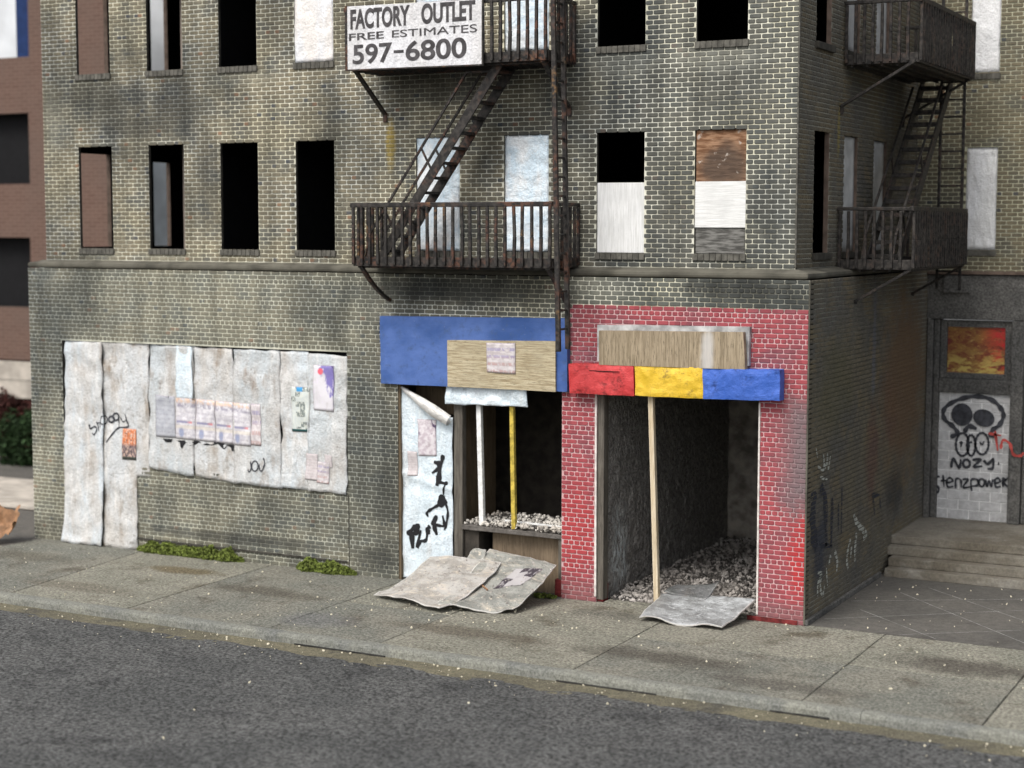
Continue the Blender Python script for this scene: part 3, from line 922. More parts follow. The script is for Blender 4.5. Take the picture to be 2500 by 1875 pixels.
G = {"door": [[0.05, [[-6.182, 2.247],[-6.224, 2.1],[-6.371, 2.111]]],[0.035, [[-6.224, 2.111],[-6.265, 2.015],[-6.407, 1.913]]],[0.06, [[-6.253, 2.14],[-6.253, 1.893],[-6.289, 1.705]]],[0.035, [[-6.289, 1.787],[-6.124, 1.758],[-6.108, 1.796]]],[0.02, [[-6.108, 1.796],[-6.148, 1.674],[-6.172, 1.548]]],[0.07, [[-6.172, 1.548],[-6.243, 1.398],[-6.102, 1.451]]],[0.03, [[-6.255, 1.377],[-6.421, 1.281],[-6.505, 1.212],[-6.482, 1.151]]],[0.025, [[-6.125, 1.407],[-6.086, 1.246],[-6.126, 1.036],[-6.162, 0.94]]],[0.03, [[-6.315, 1.186],[-6.399, 1.044],[-6.304, 1.021],[-6.162, 1.022],[-6.19, 1.196]]],[0.045, [[-6.315, 1.186],[-6.351, 0.996],[-6.3, 0.845]]],[0.045, [[-6.435, 0.989],[-6.482, 0.933],[-6.459, 0.841]]],[0.035, [[-6.506, 0.962],[-6.519, 0.742],[-6.639, 0.7],[-6.707, 0.586],[-6.633, 0.899]]],[0.05, [[-6.908, 0.798],[-6.782, 0.918],[-6.698, 0.977],[-6.71, 0.861],[-6.831, 0.805]]],[0.06, [[-6.818, 0.852],[-6.796, 0.561]]]], "snoopy": [[0.025, [[-14.034, 2.342],[-14.011, 2.26],[-13.902, 2.308],[-13.839, 2.256],[-13.896, 2.155],[-13.956, 2.179]]],[0.025, [[-13.863, 2.407],[-13.802, 2.313],[-13.769, 2.218]]],[0.02, [[-13.825, 2.362],[-13.763, 2.399],[-13.724, 2.29]]],[0.02, [[-13.602, 2.449],[-13.609, 2.415],[-13.628, 2.387],[-13.654, 2.371],[-13.682, 2.369],[-13.708, 2.383],[-13.725, 2.409],[-13.73, 2.442],[-13.723, 2.476],[-13.704, 2.504],[-13.678, 2.52],[-13.649, 2.522],[-13.624, 2.508],[-13.607, 2.482],[-13.602, 2.449]]],[0.035, [[-13.406, 2.473],[-13.415, 2.449],[-13.437, 2.429],[-13.468, 2.416],[-13.503, 2.414],[-13.534, 2.423],[-13.555, 2.441],[-13.562, 2.465],[-13.554, 2.489],[-13.532, 2.51],[-13.5, 2.522],[-13.465, 2.524],[-13.434, 2.515],[-13.413, 2.497],[-13.406, 2.473]]],[0.03, [[-13.285, 2.53],[-13.293, 2.5],[-13.315, 2.476],[-13.347, 2.462],[-13.381, 2.46],[-13.412, 2.471],[-13.433, 2.493],[-13.44, 2.521],[-13.432, 2.55],[-13.409, 2.575],[-13.378, 2.589],[-13.343, 2.591],[-13.313, 2.58],[-13.292, 2.558],[-13.285, 2.53]]],[0.02, [[-13.305, 2.575],[-13.269, 2.343]]],[0.02, [[-13.246, 2.523],[-13.178, 2.445],[-13.089, 2.491],[-13.128, 2.598]]],[0.025, [[-13.089, 2.491],[-13.047, 2.356],[-13.269, 2.324],[-13.413, 2.225],[-13.596, 2.02]]]], "joj": [[0.02, [[-10.177, 1.884],[-10.157, 1.754],[-10.194, 1.692],[-10.229, 1.728]]],[0.02, [[-10.007, 1.808],[-10.015, 1.767],[-10.034, 1.734],[-10.062, 1.714],[-10.093, 1.712],[-10.121, 1.728],[-10.139, 1.759],[-10.145, 1.799],[-10.138, 1.84],[-10.118, 1.873],[-10.09, 1.893],[-10.059, 1.895],[-10.032, 1.879],[-10.013, 1.848],[-10.007, 1.808]]],[0.02, [[-9.891, 1.968],[-9.864, 1.85],[-9.921, 1.727],[-9.974, 1.745],[-9.979, 1.843]]]], "blot": [[0, [[-11.872, 2.168],[-11.796, 2.134],[-11.784, 2.056],[-11.743, 2.014],[-11.7, 2.084],[-11.643, 2.143],[-11.561, 2.081],[-11.449, 2.11],[-11.366, 2.154],[-11.229, 2.113],[-11.064, 2.118],[-10.941, 2.153],[-10.847, 2.081],[-10.78, 2.058],[-10.711, 2.134],[-10.644, 2.105],[-10.624, 2.04],[-10.564, 2.044],[-10.549, 2.133],[-10.562, 2.165],[-10.995, 2.194],[-11.455, 2.188]]],[0, [[-12.203, 2.182],[-12.134, 2.113],[-12.007, 2.121],[-11.963, 2.185]]]], "skull": [[0.055, [[0.787, 2.169],[0.916, 2.25],[0.831, 2.377],[0.671, 2.501],[0.644, 2.665],[0.761, 2.804],[1.012, 2.925],[1.302, 2.972],[1.56, 2.909],[1.724, 2.754],[1.765, 2.626],[1.7, 2.459],[1.575, 2.354],[1.54, 2.243],[1.635, 2.252]]],[-1, [[1.185, 2.681],[1.196, 2.598],[1.177, 2.516],[1.131, 2.449],[1.063, 2.407],[0.985, 2.395],[0.908, 2.416],[0.844, 2.467],[0.803, 2.54],[0.792, 2.624],[0.811, 2.706],[0.858, 2.773],[0.926, 2.815],[1.004, 2.826],[1.081, 2.805],[1.144, 2.754],[1.185, 2.681]]],[-1, [[1.6, 2.516],[1.569, 2.459],[1.512, 2.418],[1.439, 2.4],[1.36, 2.408],[1.287, 2.439],[1.232, 2.491],[1.203, 2.553],[1.204, 2.618],[1.236, 2.675],[1.293, 2.716],[1.367, 2.733],[1.446, 2.726],[1.518, 2.694],[1.573, 2.643],[1.601, 2.58],[1.6, 2.516]]],[0.06, [[1.045, 2.274],[1.13, 2.394],[1.276, 2.353]]],[0.03, [[1.142, 2.048],[1.132, 1.953],[1.1, 1.875],[1.052, 1.83],[0.997, 1.826],[0.946, 1.865],[0.91, 1.939],[0.895, 2.033],[0.905, 2.129],[0.938, 2.207],[0.986, 2.252],[1.041, 2.255],[1.091, 2.216],[1.128, 2.142],[1.142, 2.048]]],[0.03, [[1.259, 2.039],[1.254, 1.953],[1.234, 1.883],[1.204, 1.842],[1.169, 1.84],[1.137, 1.876],[1.114, 1.944],[1.104, 2.029],[1.109, 2.116],[1.129, 2.186],[1.159, 2.226],[1.194, 2.228],[1.226, 2.192],[1.249, 2.124],[1.259, 2.039]]],[0.03, [[1.506, 2.087],[1.496, 1.998],[1.464, 1.925],[1.416, 1.883],[1.362, 1.879],[1.312, 1.915],[1.276, 1.984],[1.261, 2.072],[1.271, 2.161],[1.303, 2.234],[1.351, 2.276],[1.405, 2.28],[1.455, 2.243],[1.491, 2.174],[1.506, 2.087]]],[0.03, [[0.97, 2.054],[1.001, 2.089],[0.988, 1.989]]],[0.03, [[1.157, 2.099],[1.203, 2.085]]],[0.02, [[1.341, 2.11],[1.384, 2.063],[1.421, 2.131]]],[0.035, [[0.818, 1.58],[0.847, 1.764],[0.965, 1.59],[0.994, 1.758]]],[0.035, [[1.168, 1.686],[1.162, 1.654],[1.145, 1.628],[1.119, 1.612],[1.09, 1.61],[1.064, 1.622],[1.045, 1.646],[1.038, 1.678],[1.044, 1.71],[1.061, 1.736],[1.087, 1.752],[1.116, 1.754],[1.142, 1.741],[1.161, 1.717],[1.168, 1.686]]],[0.035, [[1.211, 1.755],[1.366, 1.782],[1.241, 1.632],[1.401, 1.652]]],[0.035, [[1.424, 1.769],[1.497, 1.698],[1.596, 1.813]]],[0.035, [[1.596, 1.823],[1.595, 1.633],[1.499, 1.61]]],[0.04, [[1.688, 1.721],[1.714, 1.719]]],[0.028, [[0.609, 1.399],[0.494, 1.374],[0.47, 1.272],[0.581, 1.196],[0.574, 1.095],[0.469, 1.054]]],[0.028, [[0.664, 1.436],[0.69, 1.204]]],[0.028, [[0.621, 1.313],[0.733, 1.334]]],[0.028, [[0.734, 1.281],[0.848, 1.322],[0.807, 1.386],[0.739, 1.334],[0.762, 1.209],[0.867, 1.227]]],[0.028, [[0.91, 1.187],[0.915, 1.37],[1.004, 1.353],[1.014, 1.211]]],[0.028, [[1.036, 1.369],[1.143, 1.383],[1.05, 1.224],[1.186, 1.24]]],[0.028, [[1.214, 1.16],[1.199, 1.367],[1.312, 1.389],[1.321, 1.283],[1.212, 1.255]]],[0.028, [[1.449, 1.339],[1.444, 1.307],[1.431, 1.281],[1.41, 1.265],[1.387, 1.264],[1.366, 1.276],[1.351, 1.3],[1.346, 1.331],[1.35, 1.363],[1.363, 1.39],[1.384, 1.405],[1.407, 1.407],[1.428, 1.394],[1.443, 1.37],[1.449, 1.339]]],[0.028, [[1.466, 1.406],[1.495, 1.27],[1.531, 1.381],[1.572, 1.275],[1.601, 1.416]]],[0.028, [[1.635, 1.339],[1.736, 1.379],[1.702, 1.443],[1.64, 1.399],[1.662, 1.275],[1.757, 1.295]]],[0.028, [[1.796, 1.285],[1.785, 1.442],[1.856, 1.414]]],[0.028, [[1.787, 1.367],[1.902, 1.49]]],[0.028, [[1.794, 1.367],[1.918, 1.261]]]], "redtag": [[0.05, [[1.522, 2.298],[1.762, 2.27]]],[0.05, [[1.648, 2.354],[1.706, 1.982]]],[0.05, [[1.762, 2.018],[1.796, 2.184],[1.924, 2.126],[1.992, 1.935],[2.119, 1.911],[2.183, 1.98]]]], "sidewhite": [[0.06, [[2.355, 1.377],[2.434, 1.262],[2.658, 1.124],[2.883, 1.026],[3.113, 0.905],[2.933, 0.851]]],[0.06, [[2.522, 1.022],[2.464, 0.825],[2.449, 0.539]]],[0.05, [[2.171, 0.977],[2.043, 0.815],[1.986, 0.642],[2.066, 0.485]]],[0.04, [[2.251, 0.841],[2.194, 0.646]]],[0.05, [[1.29, 0.924],[1.435, 0.739],[1.413, 0.563]]],[0.05, [[1.096, 0.878],[0.973, 0.762]]],[0.04, [[0.427, 0.318],[0.414, 0.533],[0.596, 0.655],[0.403, 0.729]]],[0.04, [[0.596, 0.655],[0.543, 0.47],[0.68, 0.307],[0.766, 0.466]]],[0.03, [[0.846, 0.726],[0.93, 0.416]]],[0.03, [[0.302, 2.432],[0.62, 2.335],[0.574, 2.571],[0.714, 2.361],[0.797, 2.563],[0.845, 2.306],[0.96, 2.524]]],[0.03, [[0.437, 2.243],[0.822, 2.154]]],[0.02, [[0.192, 2.73],[0.294, 2.567]]]], "sidedark": [[0.16, [[0.145, 2.073],[0.105, 1.699],[0.153, 1.406],[0.323, 1.128]]],[0.1, [[0.454, 2.068],[0.718, 1.877],[0.831, 1.081]]],[0.08, [[1.108, 1.821],[1.093, 1.037]]],[0.04, [[1.633, 1.926],[1.651, 1.143]]],[0.04, [[1.447, 1.693],[1.479, 1.191]]],[0.05, [[0.509, 1.155],[1.159, 1.025]]],[0.05, [[3.41, 1.534],[3.914, 1.463]]],[0.05, [[3.49, 1.481],[3.628, 1.163]]],[0.05, [[3.917, 1.419],[4.011, 1.212]]]]}

# ------------------------------------------------------------------ ground, pavement, kerb, road
RZ = -.13
o = box('ground', -900, 900, -900, 900, -.9, -.25, M['asphalt']); o['kind'] = 'structure'

def road_mesh():
    V, F = [], []
    xs = np.linspace(-24, 16, 201); ys = np.concatenate([np.linspace(-22, -7, 40), np.linspace(-6.9, -4.2, 40)])
    for y in ys:
        for x in xs:
            p = Vector((x, y, 0))
            z = RZ + .012 * mn.noise(p * 1.1) + .006 * mn.noise(p * 5)
            if y > -5.15:                                   # asphalt edge sinks and breaks up beside the gutter
                e = -4.8 + .16 * mn.noise(Vector((x * 1.3, 3, 0))) + .05 * mn.noise(Vector((x * 6, 7, 0)))
                z -= .03 * max(0, min(1, (y - e) / .06))
            V.append((x, y, z))
    W = len(xs)
    for j in range(len(ys) - 1):
        for i in range(W - 1):
            a = j * W + i
            F.append((a, a + 1, a + W + 1, a + W))
    return V, F
V, F = road_mesh()
o = add('road', V, F, M['asphalt'], smooth=True); o['kind'] = 'structure'

def strip(name, x0, x1, y0, y1, z, mat, nx=160, ny=8, amp=.006, f=3, edge=.0, seed=0):
    V, F = [], []
    for j in range(ny + 1):
        for i in range(nx + 1):
            x = x0 + (x1 - x0) * i / nx; y = y0 + (y1 - y0) * j / ny
            if edge and j == 0:
                y += edge * (mn.noise(Vector((x * 1.4, seed, 0))) + .5 * mn.noise(Vector((x * 6, seed, 2))))
            V.append((x, y, z + amp * mn.noise(Vector((x * f, y * f, seed)))))
    for j in range(ny):
        for i in range(nx):
            a = j * (nx + 1) + i
            F.append((a, a + 1, a + nx + 2, a + nx + 1))
    return add(name, V, F, mat, smooth=True)
o = strip('gutter', -24, 16, -4.9, -4.3, RZ - .006, M['grit'], 300, 10, .012, 5, .22, 3); o['kind'] = 'structure'

o = box('pavement_bed', -24, 16, -4.2, 8, -.25, -.03, M['joint']); o['kind'] = 'structure'
pave = thing('pavement', '', '', (0, -2, 0), kind='structure')
def slab(x0, x1, y0, y1, z, mat, parent, name='slab', nx=None, tilt=(0, 0), skewr=0.0, skewl=0.0, amp=.006):
    """one paving slab: uneven top, chamfered edge"""
    nx = max(3, int((x1 - x0) / .16)); ny = max(3, int((y1 - y0) / .16))
    V, F = [], []
    for j in range(ny + 1):
        for i in range(nx + 1):
            u, v = i / nx, j / ny
            xa = x0 + skewl * (v - .5); xb = x1 + skewr * (v - .5)
            x = xa + (xb - xa) * u; y = y0 + (y1 - y0) * v
            h = z + tilt[0] * (u - .5) + tilt[1] * (v - .5) + amp * mn.noise(Vector((x * 1.6, y * 1.6, 5))) + .002 * mn.noise(Vector((x * 9, y * 9, 1)))
            V.append((x, y, h))
    W = nx + 1
    for j in range(ny):
        for i in range(nx):
            a = j * W + i
            F.append((a, a + 1, a + W + 1, a + W))
    rim = list(range(W)) + [j * W + nx for j in range(1, ny + 1)] + [ny * W + i for i in range(nx - 1, -1, -1)] + [j * W for j in range(ny - 1, 0, -1)]
    k = len(V); cx, cy = (x0 + x1) / 2, (y0 + y1) / 2
    for r in rim:
        x, y, h = V[r]
        V.append((x + .008 * (1 if x > cx else -1), y + .008 * (1 if y > cy else -1), h - .02))
    L = len(rim)
    for r in rim:
        x, y, h = V[r]
        V.append((x + .008 * (1 if x > cx else -1), y + .008 * (1 if y > cy else -1), -.05))
    for i in range(L):
        a, b = rim[i], rim[(i + 1) % L]
        F.append((b, a, k + i, k + (i + 1) % L))
        F.append((k + (i + 1) % L, k + i, k + L + i, k + L + (i + 1) % L))
    return add(name, V, F, mat, parent)
g = .014
jl = [-22, -18.6, -15.4, -12.5, -9.75, -6.92, -4.92, -1.75, 1.56, 3.88, 6.9, 10, 14]
rnd = random.Random(3)
for i in range(len(jl) - 1):
    x0, x1 = jl[i], jl[i + 1]
    sl = -.5 if i == 3 else 0; sr = -.5 if i == 2 else 0
    if x1 <= -6.9:
        slab(x0 + g, x1 - g, -4.2 + .006, -.02 if x1 > -15 else -1.15, .0, M['slab'] if i % 2 else M['slab_dark'], pave, tilt=(rnd.uniform(-.01, .01), 0), skewl=sl, skewr=sr)
    else:
        yb = .02 if x1 < 0 else -.14
        slab(x0 + g, x1 - g, -4.2 + .006, -2.12, .0, M['slab_dark'] if (i % 3 and x1 < 5) else M['slab'], pave, tilt=(rnd.uniform(-.008, .008), rnd.uniform(-.004, .006)))
        slab(x0 + g, x1 - g, -2.09, yb, .0, M['slab'], pave, tilt=(rnd.uniform(-.008, .008), 0))

# kerb stones
kerb = thing('kerb', '', '', (0, -4.3, 0), kind='structure')
def kerbstone(x0, x1):
    prof = [(-4.195, -.2), (-4.195, .0), (-4.24, .006), (-4.33, -.002), (-4.372, -.02), (-4.388, -.05), (-4.405, -.2)]
    n = int((x1 - x0) / .12)
    V, F = [], []
    for i in range(n + 1):
        x = x0 + (x1 - x0) * i / n
        for y, z in prof:
            k = mn.noise(Vector((x * 2, y * 3, 1))) * .008 + mn.noise(Vector((x * 9, y * 9, 1))) * .004
            V.append((x, y + k, z + (k if z > -.1 else 0)))
    m_ = len(prof)
    for i in range(n):
        for j in range(m_ - 1):
            a = i * m_ + j
            F.append((a, a + 1, a + m_ + 1, a + m_))
    F.append(tuple(range(m_))); F.append(tuple(n * m_ + q for q in reversed(range(m_))))
    add('kerb_stone', V, F, M['kerb'], kerb, smooth=False)
for a, b in ((-24, -15), (-15, -6.1), (-6.1, 2.4), (2.4, 9.5), (9.5, 16)):
    kerbstone(a + .003, b - .003)

for a_, c_ in ((-6.3, -4.7), (-1.9, -.4), (1.2, 2.0)):
    box('kerb_crack', a_, c_, -4.425, -4.395, RZ - .02, RZ + .012, M['joint'], kerb, .004, jitter=.012)
# courtyard
court = thing('courtyard', '', '', (3, 2, 0), kind='structure')
box('paving', .3, 9, -.12, 7.2, -.05, .004, M['court'], court)
def line3(name, p, q, z, w_, mat, parent):
    p, q = Vector(p), Vector(q); d = (q - p).normalized(); n_ = Vector((-d.y, d.x)) * w_ / 2
    b = MB(); b.quad(*[(v.x, v.y, z) for v in (p - n_, q - n_, q + n_, p + n_)])
    return b.build(name, mat, parent)
for p, q in (((.76, 1.28), (2.32, -.1)), ((1.0, 2.85), (3.9, -.1)), ((1.33, 3.44), (4.8, .35)), ((.45, 1.82), (4.6, 4.3)), ((.45, .38), (4.6, 3.65)), ((1.75, -.1), (4.6, 2.0))):
    line3('scribed_line', p, q, .009, .014, M['chalk'], court)
st = thing('entrance_steps', 'four worn concrete steps up to the graffitied doorway in the courtyard', 'steps', (2, 4.3, 0))
for i in range(4):
    y = 4.02 + .26 * i
    b = MB(); b.box(.3 + .1 * (i < 2), 7, y, 7.2 if i == 3 else y + .4, .15 * i + .005, .15 * (i + 1))
    b.build('landing' if i == 3 else 'step', M['steps'], st, bevel=.012, jitter=.008)
box('base_skirting', .3, .36, -.2, 4.0, .005, .09, M['portal'], None, .01, kind='structure')

# ------------------------------------------------------------------ main corner building
B = thing('brick_corner_building', 'derelict grey-olive brick corner building with black window openings and red painted shopfront piers', 'building', (-7.5, 3, 0))
WX = [(-14.33, -13.5), (-12.62, -11.78), (-10.95, -10.1), (-9.28, -8.45), (-6.78, -5.92), (-5.07, -4.24), (-3.37, -2.53), (-1.67, -.82)]
ROWS = [(5.73, 7.68), (9.03, 10.98)]
ops = [(a, b, c, d) for a, b in WX for c, d in ROWS]
up = Wall((0, 0, 0), (1, 0, 0), (0, -1, 0), -15.2, 0, 5.36, 12.4, ops, header=0, seed=1, depth=.07)
up_o = up.base('upper_wall', [M['mortar'], M['mortar_red']], B, M['reveal'])
up.bricks(up_o, [M['brick'], M['brick_red']], 110)
SY = [(.83, 1.62), (2.43, 3.22), (4.2, 5.05)]
sops = [(a, b, c, d) for a, b in SY for c, d in ROWS]
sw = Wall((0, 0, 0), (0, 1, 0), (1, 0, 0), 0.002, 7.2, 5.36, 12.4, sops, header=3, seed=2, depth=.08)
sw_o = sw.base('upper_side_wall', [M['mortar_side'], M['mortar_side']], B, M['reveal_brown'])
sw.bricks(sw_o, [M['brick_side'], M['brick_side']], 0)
RED = [(-3.88, .3, 0, 3.45), (-3.76, .3, 3.45, 4.86)]
lops = [(-14.68, -8.09, 1.62, 3.95), (-14.68, -12.88, 0, 1.62), (-7.05, -3.88, 0, 3.46), (-3.24, -.48, 0, 3.6)]
lw = Wall((0, -.2, 0), (1, 0, 0), (0, -1, 0), -15.5, .3, 0, 5.34, lops, red=RED, header=5, seed=3, depth=.2)
lw_o = lw.base('ground_floor_wall', [M['mortar'], M['mortar_red']], B, M['reveal'])
lw.bricks(lw_o, [M['brick'], M['brick_red']], 190)
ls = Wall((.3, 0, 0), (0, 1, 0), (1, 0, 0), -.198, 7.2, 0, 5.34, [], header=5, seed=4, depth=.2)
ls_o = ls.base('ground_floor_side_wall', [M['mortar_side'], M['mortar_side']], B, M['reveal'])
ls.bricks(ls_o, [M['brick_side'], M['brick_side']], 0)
# left flank (seen through the end windows) with openings
lf = Wall((-15.2, 0, 0), (0, -1, 0), (-1, 0, 0), -7.2, -.2, 5.36, 12.4, [(-1.78, -.8, 5.74, 7.6), (-3.66, -3.12, 5.74, 7.5), (-1.78, -.8, 8.9, 11.2), (-3.66, -3.12, 8.9, 11.2)], header=0, depth=.1)
lf.base('left_flank_wall', [M['mortar'], M['mortar']], B, M['reveal_brown'])
box('left_flank_base', -15.5, -15.3, -.0, 7.2, 0, 5.34, M['mortar'], B)
# cornice ledge between storeys
def cornice():
    prof = [(0.0, 5.5), (.05, 5.495), (.1, 5.475), (.2, 5.455), (.225, 5.44), (.23, 5.4), (.222, 5.37), (.2, 5.352), (.0, 5.352)]
    b = MB(); n = 120
    V, F = [], []
    path = [(-15.2 + 15.2 * i / n, 0.0, 0) for i in range(n + 1)]
    for i in range(n + 1):
        x = -15.2 + 15.2 * i / n
        for d, z in prof:
            k = .008 * mn.noise(Vector((x * 2.2, z * 6, 2)))
            xx = x
            if i == 0: xx = x - d * 1.2
            if i == n: xx = x + d * 1.2
            V.append((xx, -d + (k if d > .05 else 0), z + (k if d > .05 else 0)))
    m_ = len(prof)
    for j in range(1, 61):
        y = 7.2 * j / 60
        for d, z in prof:
            k = .008 * mn.noise(Vector((y * 2.2, z * 6, 9)))
            V.append((d * 1.2 + k, y, z + (k if d > .05 else 0)))
    for i in range(n + 60):
        for j in range(m_ - 1):
            a = i * m_ + j
            F.append((a + 1, a, a + m_, a + m_ + 1))
    F.append(tuple(reversed(range(m_))))
    o = add('cornice', V, F, M['ledge'], B)
cornice()
# lintel course and toothing shadow under balcony
def sill(ax0, ax1, z, to3, parent, mat, n=9):
    b = MB()
    w_ = (ax1 - ax0) / n
    for i in range(n):
        a, c = ax0 + i * w_ + .006, ax0 + (i + 1) * w_ - .006
        p = [to3(a, .04, z - .105), to3(c, .04, z - .105), to3(c, -.06, z - .105), to3(a, -.06, z - .105),
             to3(a, .034, z), to3(c, .034, z), to3(c, -.06, z), to3(a, -.06, z)]
        b.hexa(p)
    b.hexa([to3(ax0, .022, z - .1), to3(ax1, .022, z - .1), to3(ax1, -.06, z - .1), to3(ax0, -.06, z - .1), to3(ax0, .022, z - .006), to3(ax1, .022, z - .006), to3(ax1, -.06, z - .006), to3(ax0, -.06, z - .006)])
    b.build('window_sill', mat, parent, bevel=.0)
tf = lambda a, d, z: (a, -d, z)
ts = lambda a, d, z: (d, a, z)
for a, b in WX:
    for c, d in ROWS:
        sill(a - .02, b + .02, c, tf, B, M['sill'])
for a, b in SY:
    for c, d in ROWS:
        box('window_sill', .0, .07, a - .06, b + .06, c - .1, c + .01, M['reveal'], B, .01, jitter=.006)
# interior: floors, back wall, roof, and unseen partitions added to block light
for nm, z0, z1 in (('floor_slab', 5.2, 5.35), ('floor_slab', 8.55, 8.75), ('roof', 12.3, 12.5)):
    box(nm, -15.1, -.21, .21, 7.15, z0, z1, M['black'], B)
box('back_wall', -15.19, 0, 7.1, 7.19, 5.35, 12.4, M['black'], B)
box('back_wall', -15.3, .1, 7.1, 7.19, 0, 5.2, M['black'], B)
for x in (-11.4, -9.7, -7.6, -4.7):
    box('light_block_partition', x, x + .08, .22, 7.09, 5.36, 12.3, M['black'], B)
# pipe and post glimpsed in the end windows
for z0, z1 in ((5.36, 8.54), (8.76, 12.2)):
    box('inner_post', -12.42, -12.3, .75, .9, z0, z1, M['farwarm'], B)
    b = MB()
    for k in range(2):
        b.bar((-12.9 - k * .12, 2.2, z0), (-12.9 - k * .12, 2.2, z0 + 1.2), .07, .07)
    b.build('stub_pipes', M['pipe'], B)

# --- shop interiors
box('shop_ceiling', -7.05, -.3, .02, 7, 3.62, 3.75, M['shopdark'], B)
box('shop_floor', -14.9, .1, .0, 7.0, -.03, .008, M['stone_dark'], B)
# shop 2 left wall with rough plaster: gridded for relief
def rough_wall(name, f, nu, nv, mat, parent):
    V, F = [], []
    for j in range(nv + 1):
        for i in range(nu + 1):
            V.append(f(i / nu, j / nv))
    for j in range(nv):
        for i in range(nu):
            a = j * (nu + 1) + i
            F.append((a, a + 1, a + nu + 2, a + nu + 1))
    return add(name, V, F, mat, parent, smooth=True)
def nz(y, z, s, a):
    return a * (mn.noise(Vector((y * 5, z * 5, s))) + .7 * abs(mn.noise(Vector((y * 11, z * 11, s)))))
rough_wall('shop_side_wall', lambda u, v: (-3.17 + nz(u * 5.7, v * 3.6, 1, .022), -.0 + 5.75 * u, 3.62 * v), 150, 90, M['worm'], B)
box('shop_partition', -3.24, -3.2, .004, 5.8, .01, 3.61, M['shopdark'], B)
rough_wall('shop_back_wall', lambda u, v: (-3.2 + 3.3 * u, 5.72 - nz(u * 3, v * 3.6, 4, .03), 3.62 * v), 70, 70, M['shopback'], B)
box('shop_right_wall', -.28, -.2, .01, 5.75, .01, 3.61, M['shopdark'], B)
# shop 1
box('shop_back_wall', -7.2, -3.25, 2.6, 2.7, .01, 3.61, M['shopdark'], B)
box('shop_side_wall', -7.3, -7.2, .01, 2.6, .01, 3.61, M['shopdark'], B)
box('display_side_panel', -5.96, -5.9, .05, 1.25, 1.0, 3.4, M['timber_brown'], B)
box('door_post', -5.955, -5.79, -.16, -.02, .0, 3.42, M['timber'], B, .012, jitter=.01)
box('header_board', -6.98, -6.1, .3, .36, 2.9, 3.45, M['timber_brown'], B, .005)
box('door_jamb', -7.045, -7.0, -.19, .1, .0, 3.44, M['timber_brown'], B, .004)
b = MB(); b.box(-5.78, -3.89, -.19, 1.3, .99, 1.07); b.build('display_shelf', M['stone_dark'], B, bevel=.012, jitter=.03)
box('shelf_bracket_post', -5.775, -5.5, -.1, .3, .0, .98, M['shopdark'], B, .01)
box('stall_riser_panel', -5.3, -3.97, .03, .07, .0, .985, M['ply_low'], B, .004)
box('riser_trim', -3.965, -3.9, -.15, .06, .0, .985, M['timber'], B, .006)
# edges of the red piers
for x0, x1 in ((-3.275, -3.243), (-.478, -.452)):
    quadbox('white_edge_strip', [(x0, 3.44), (x1, 3.44), (x1 + .01, .1), (x0 + .005, .1)], -.224, -.203, M['cardwhite'], B, .002, jitter=.012)
box('shop_jamb', -3.24, -3.12, -.19, -.01, .05, 3.58, M['timber'], B, .01, jitter=.012)
box('red_base_block', -4.02, -3.125, -.17, .02, .012, .3, M['redbase'], B, .015, jitter=.012)
box('red_base_block', -.62, .2, -.225, -.206, .0, .07, M['redbase'], B, .003, jitter=.006)
box('shop_threshold', -3.1, -.5, -.19, .05, -.0, .03, M['slab'], B, .008, jitter=.01)
# lower panel beneath the pasted sheets
box('plinth_ledge', -12.86, -8.1, -.235, -.212, .2, .235, M['reveal'], B, .006, jitter=.012)
box('corner_seam', -8.078, -8.066, -.217, -.203, .0, 1.42, M['reveal'], B)
box('corner_bead', -.01, .016, -.017, .012, 5.53, 12.3, M['sill'], B, .002, jitter=.002)
box('corner_bead', .29, .316, -.217, -.19, .02, 5.33, M['ledge'], B, .002, jitter=.003)
# rubble heaps
def stones(name, n, pos, size, mat, parent=None, seed=0, kind='stuff', label=None, cat=None):
    r = random.Random(seed)
    V, F = [], []
    ico = [(0, 0, 1), (.89, 0, .45), (.28, .85, .45), (-.72, .53, .45), (-.72, -.53, .45), (.28, -.85, .45), (.72, .53, -.45), (-.28, .85, -.45), (-.89, 0, -.45), (-.28, -.85, -.45), (.72, -.53, -.45), (0, 0, -1)]
    fi = [(0, 1, 2), (0, 2, 3), (0, 3, 4), (0, 4, 5), (0, 5, 1), (1, 6, 2), (2, 7, 3), (3, 8, 4), (4, 9, 5), (5, 10, 1), (6, 7, 2), (7, 8, 3), (8, 9, 4), (9, 10, 5), (10, 6, 1), (11, 7, 6), (11, 8, 7), (11, 9, 8), (11, 10, 9), (11, 6, 10)]
    for _ in range(n):
        p = pos(r)
        if p is None:
            continue
        s = size(r)
        rot = Matrix.Rotation(r.random() * 6.3, 3, Vector((r.random() - .5, r.random() - .5, r.random() - .5)).normalized())
        k = len(V)
        sc = (s * r.uniform(.7, 1.3), s * r.uniform(.6, 1.1), s * r.uniform(.35, .9))
        for q in ico:
            v = rot @ Vector((q[0] * sc[0] * r.uniform(.75, 1.2), q[1] * sc[1] * r.uniform(.75, 1.2), q[2] * sc[2]))
            V.append((p[0] + v.x, p[1] + v.y, p[2] + v.z))
        F += [tuple(k + i for i in f) for f in fi]
    o = add(name, V, F, mat, parent, kind=kind)
    if label:
        tag(o, label, cat)
    return o
def floorpos(r):
    x, y = r.uniform(-3.15, -.25), r.uniform(-.05, 5.65)
    h = .02 + .05 * min(1, max(0, y)) + .1 * max(0, mn.noise(Vector((x, y, 2)))) + .035 * y / 5
    return (x, y, h * r.random() + .02) if r.random() < .25 + .9 * min(1, max(0, (y + .1) * 1.4)) else None
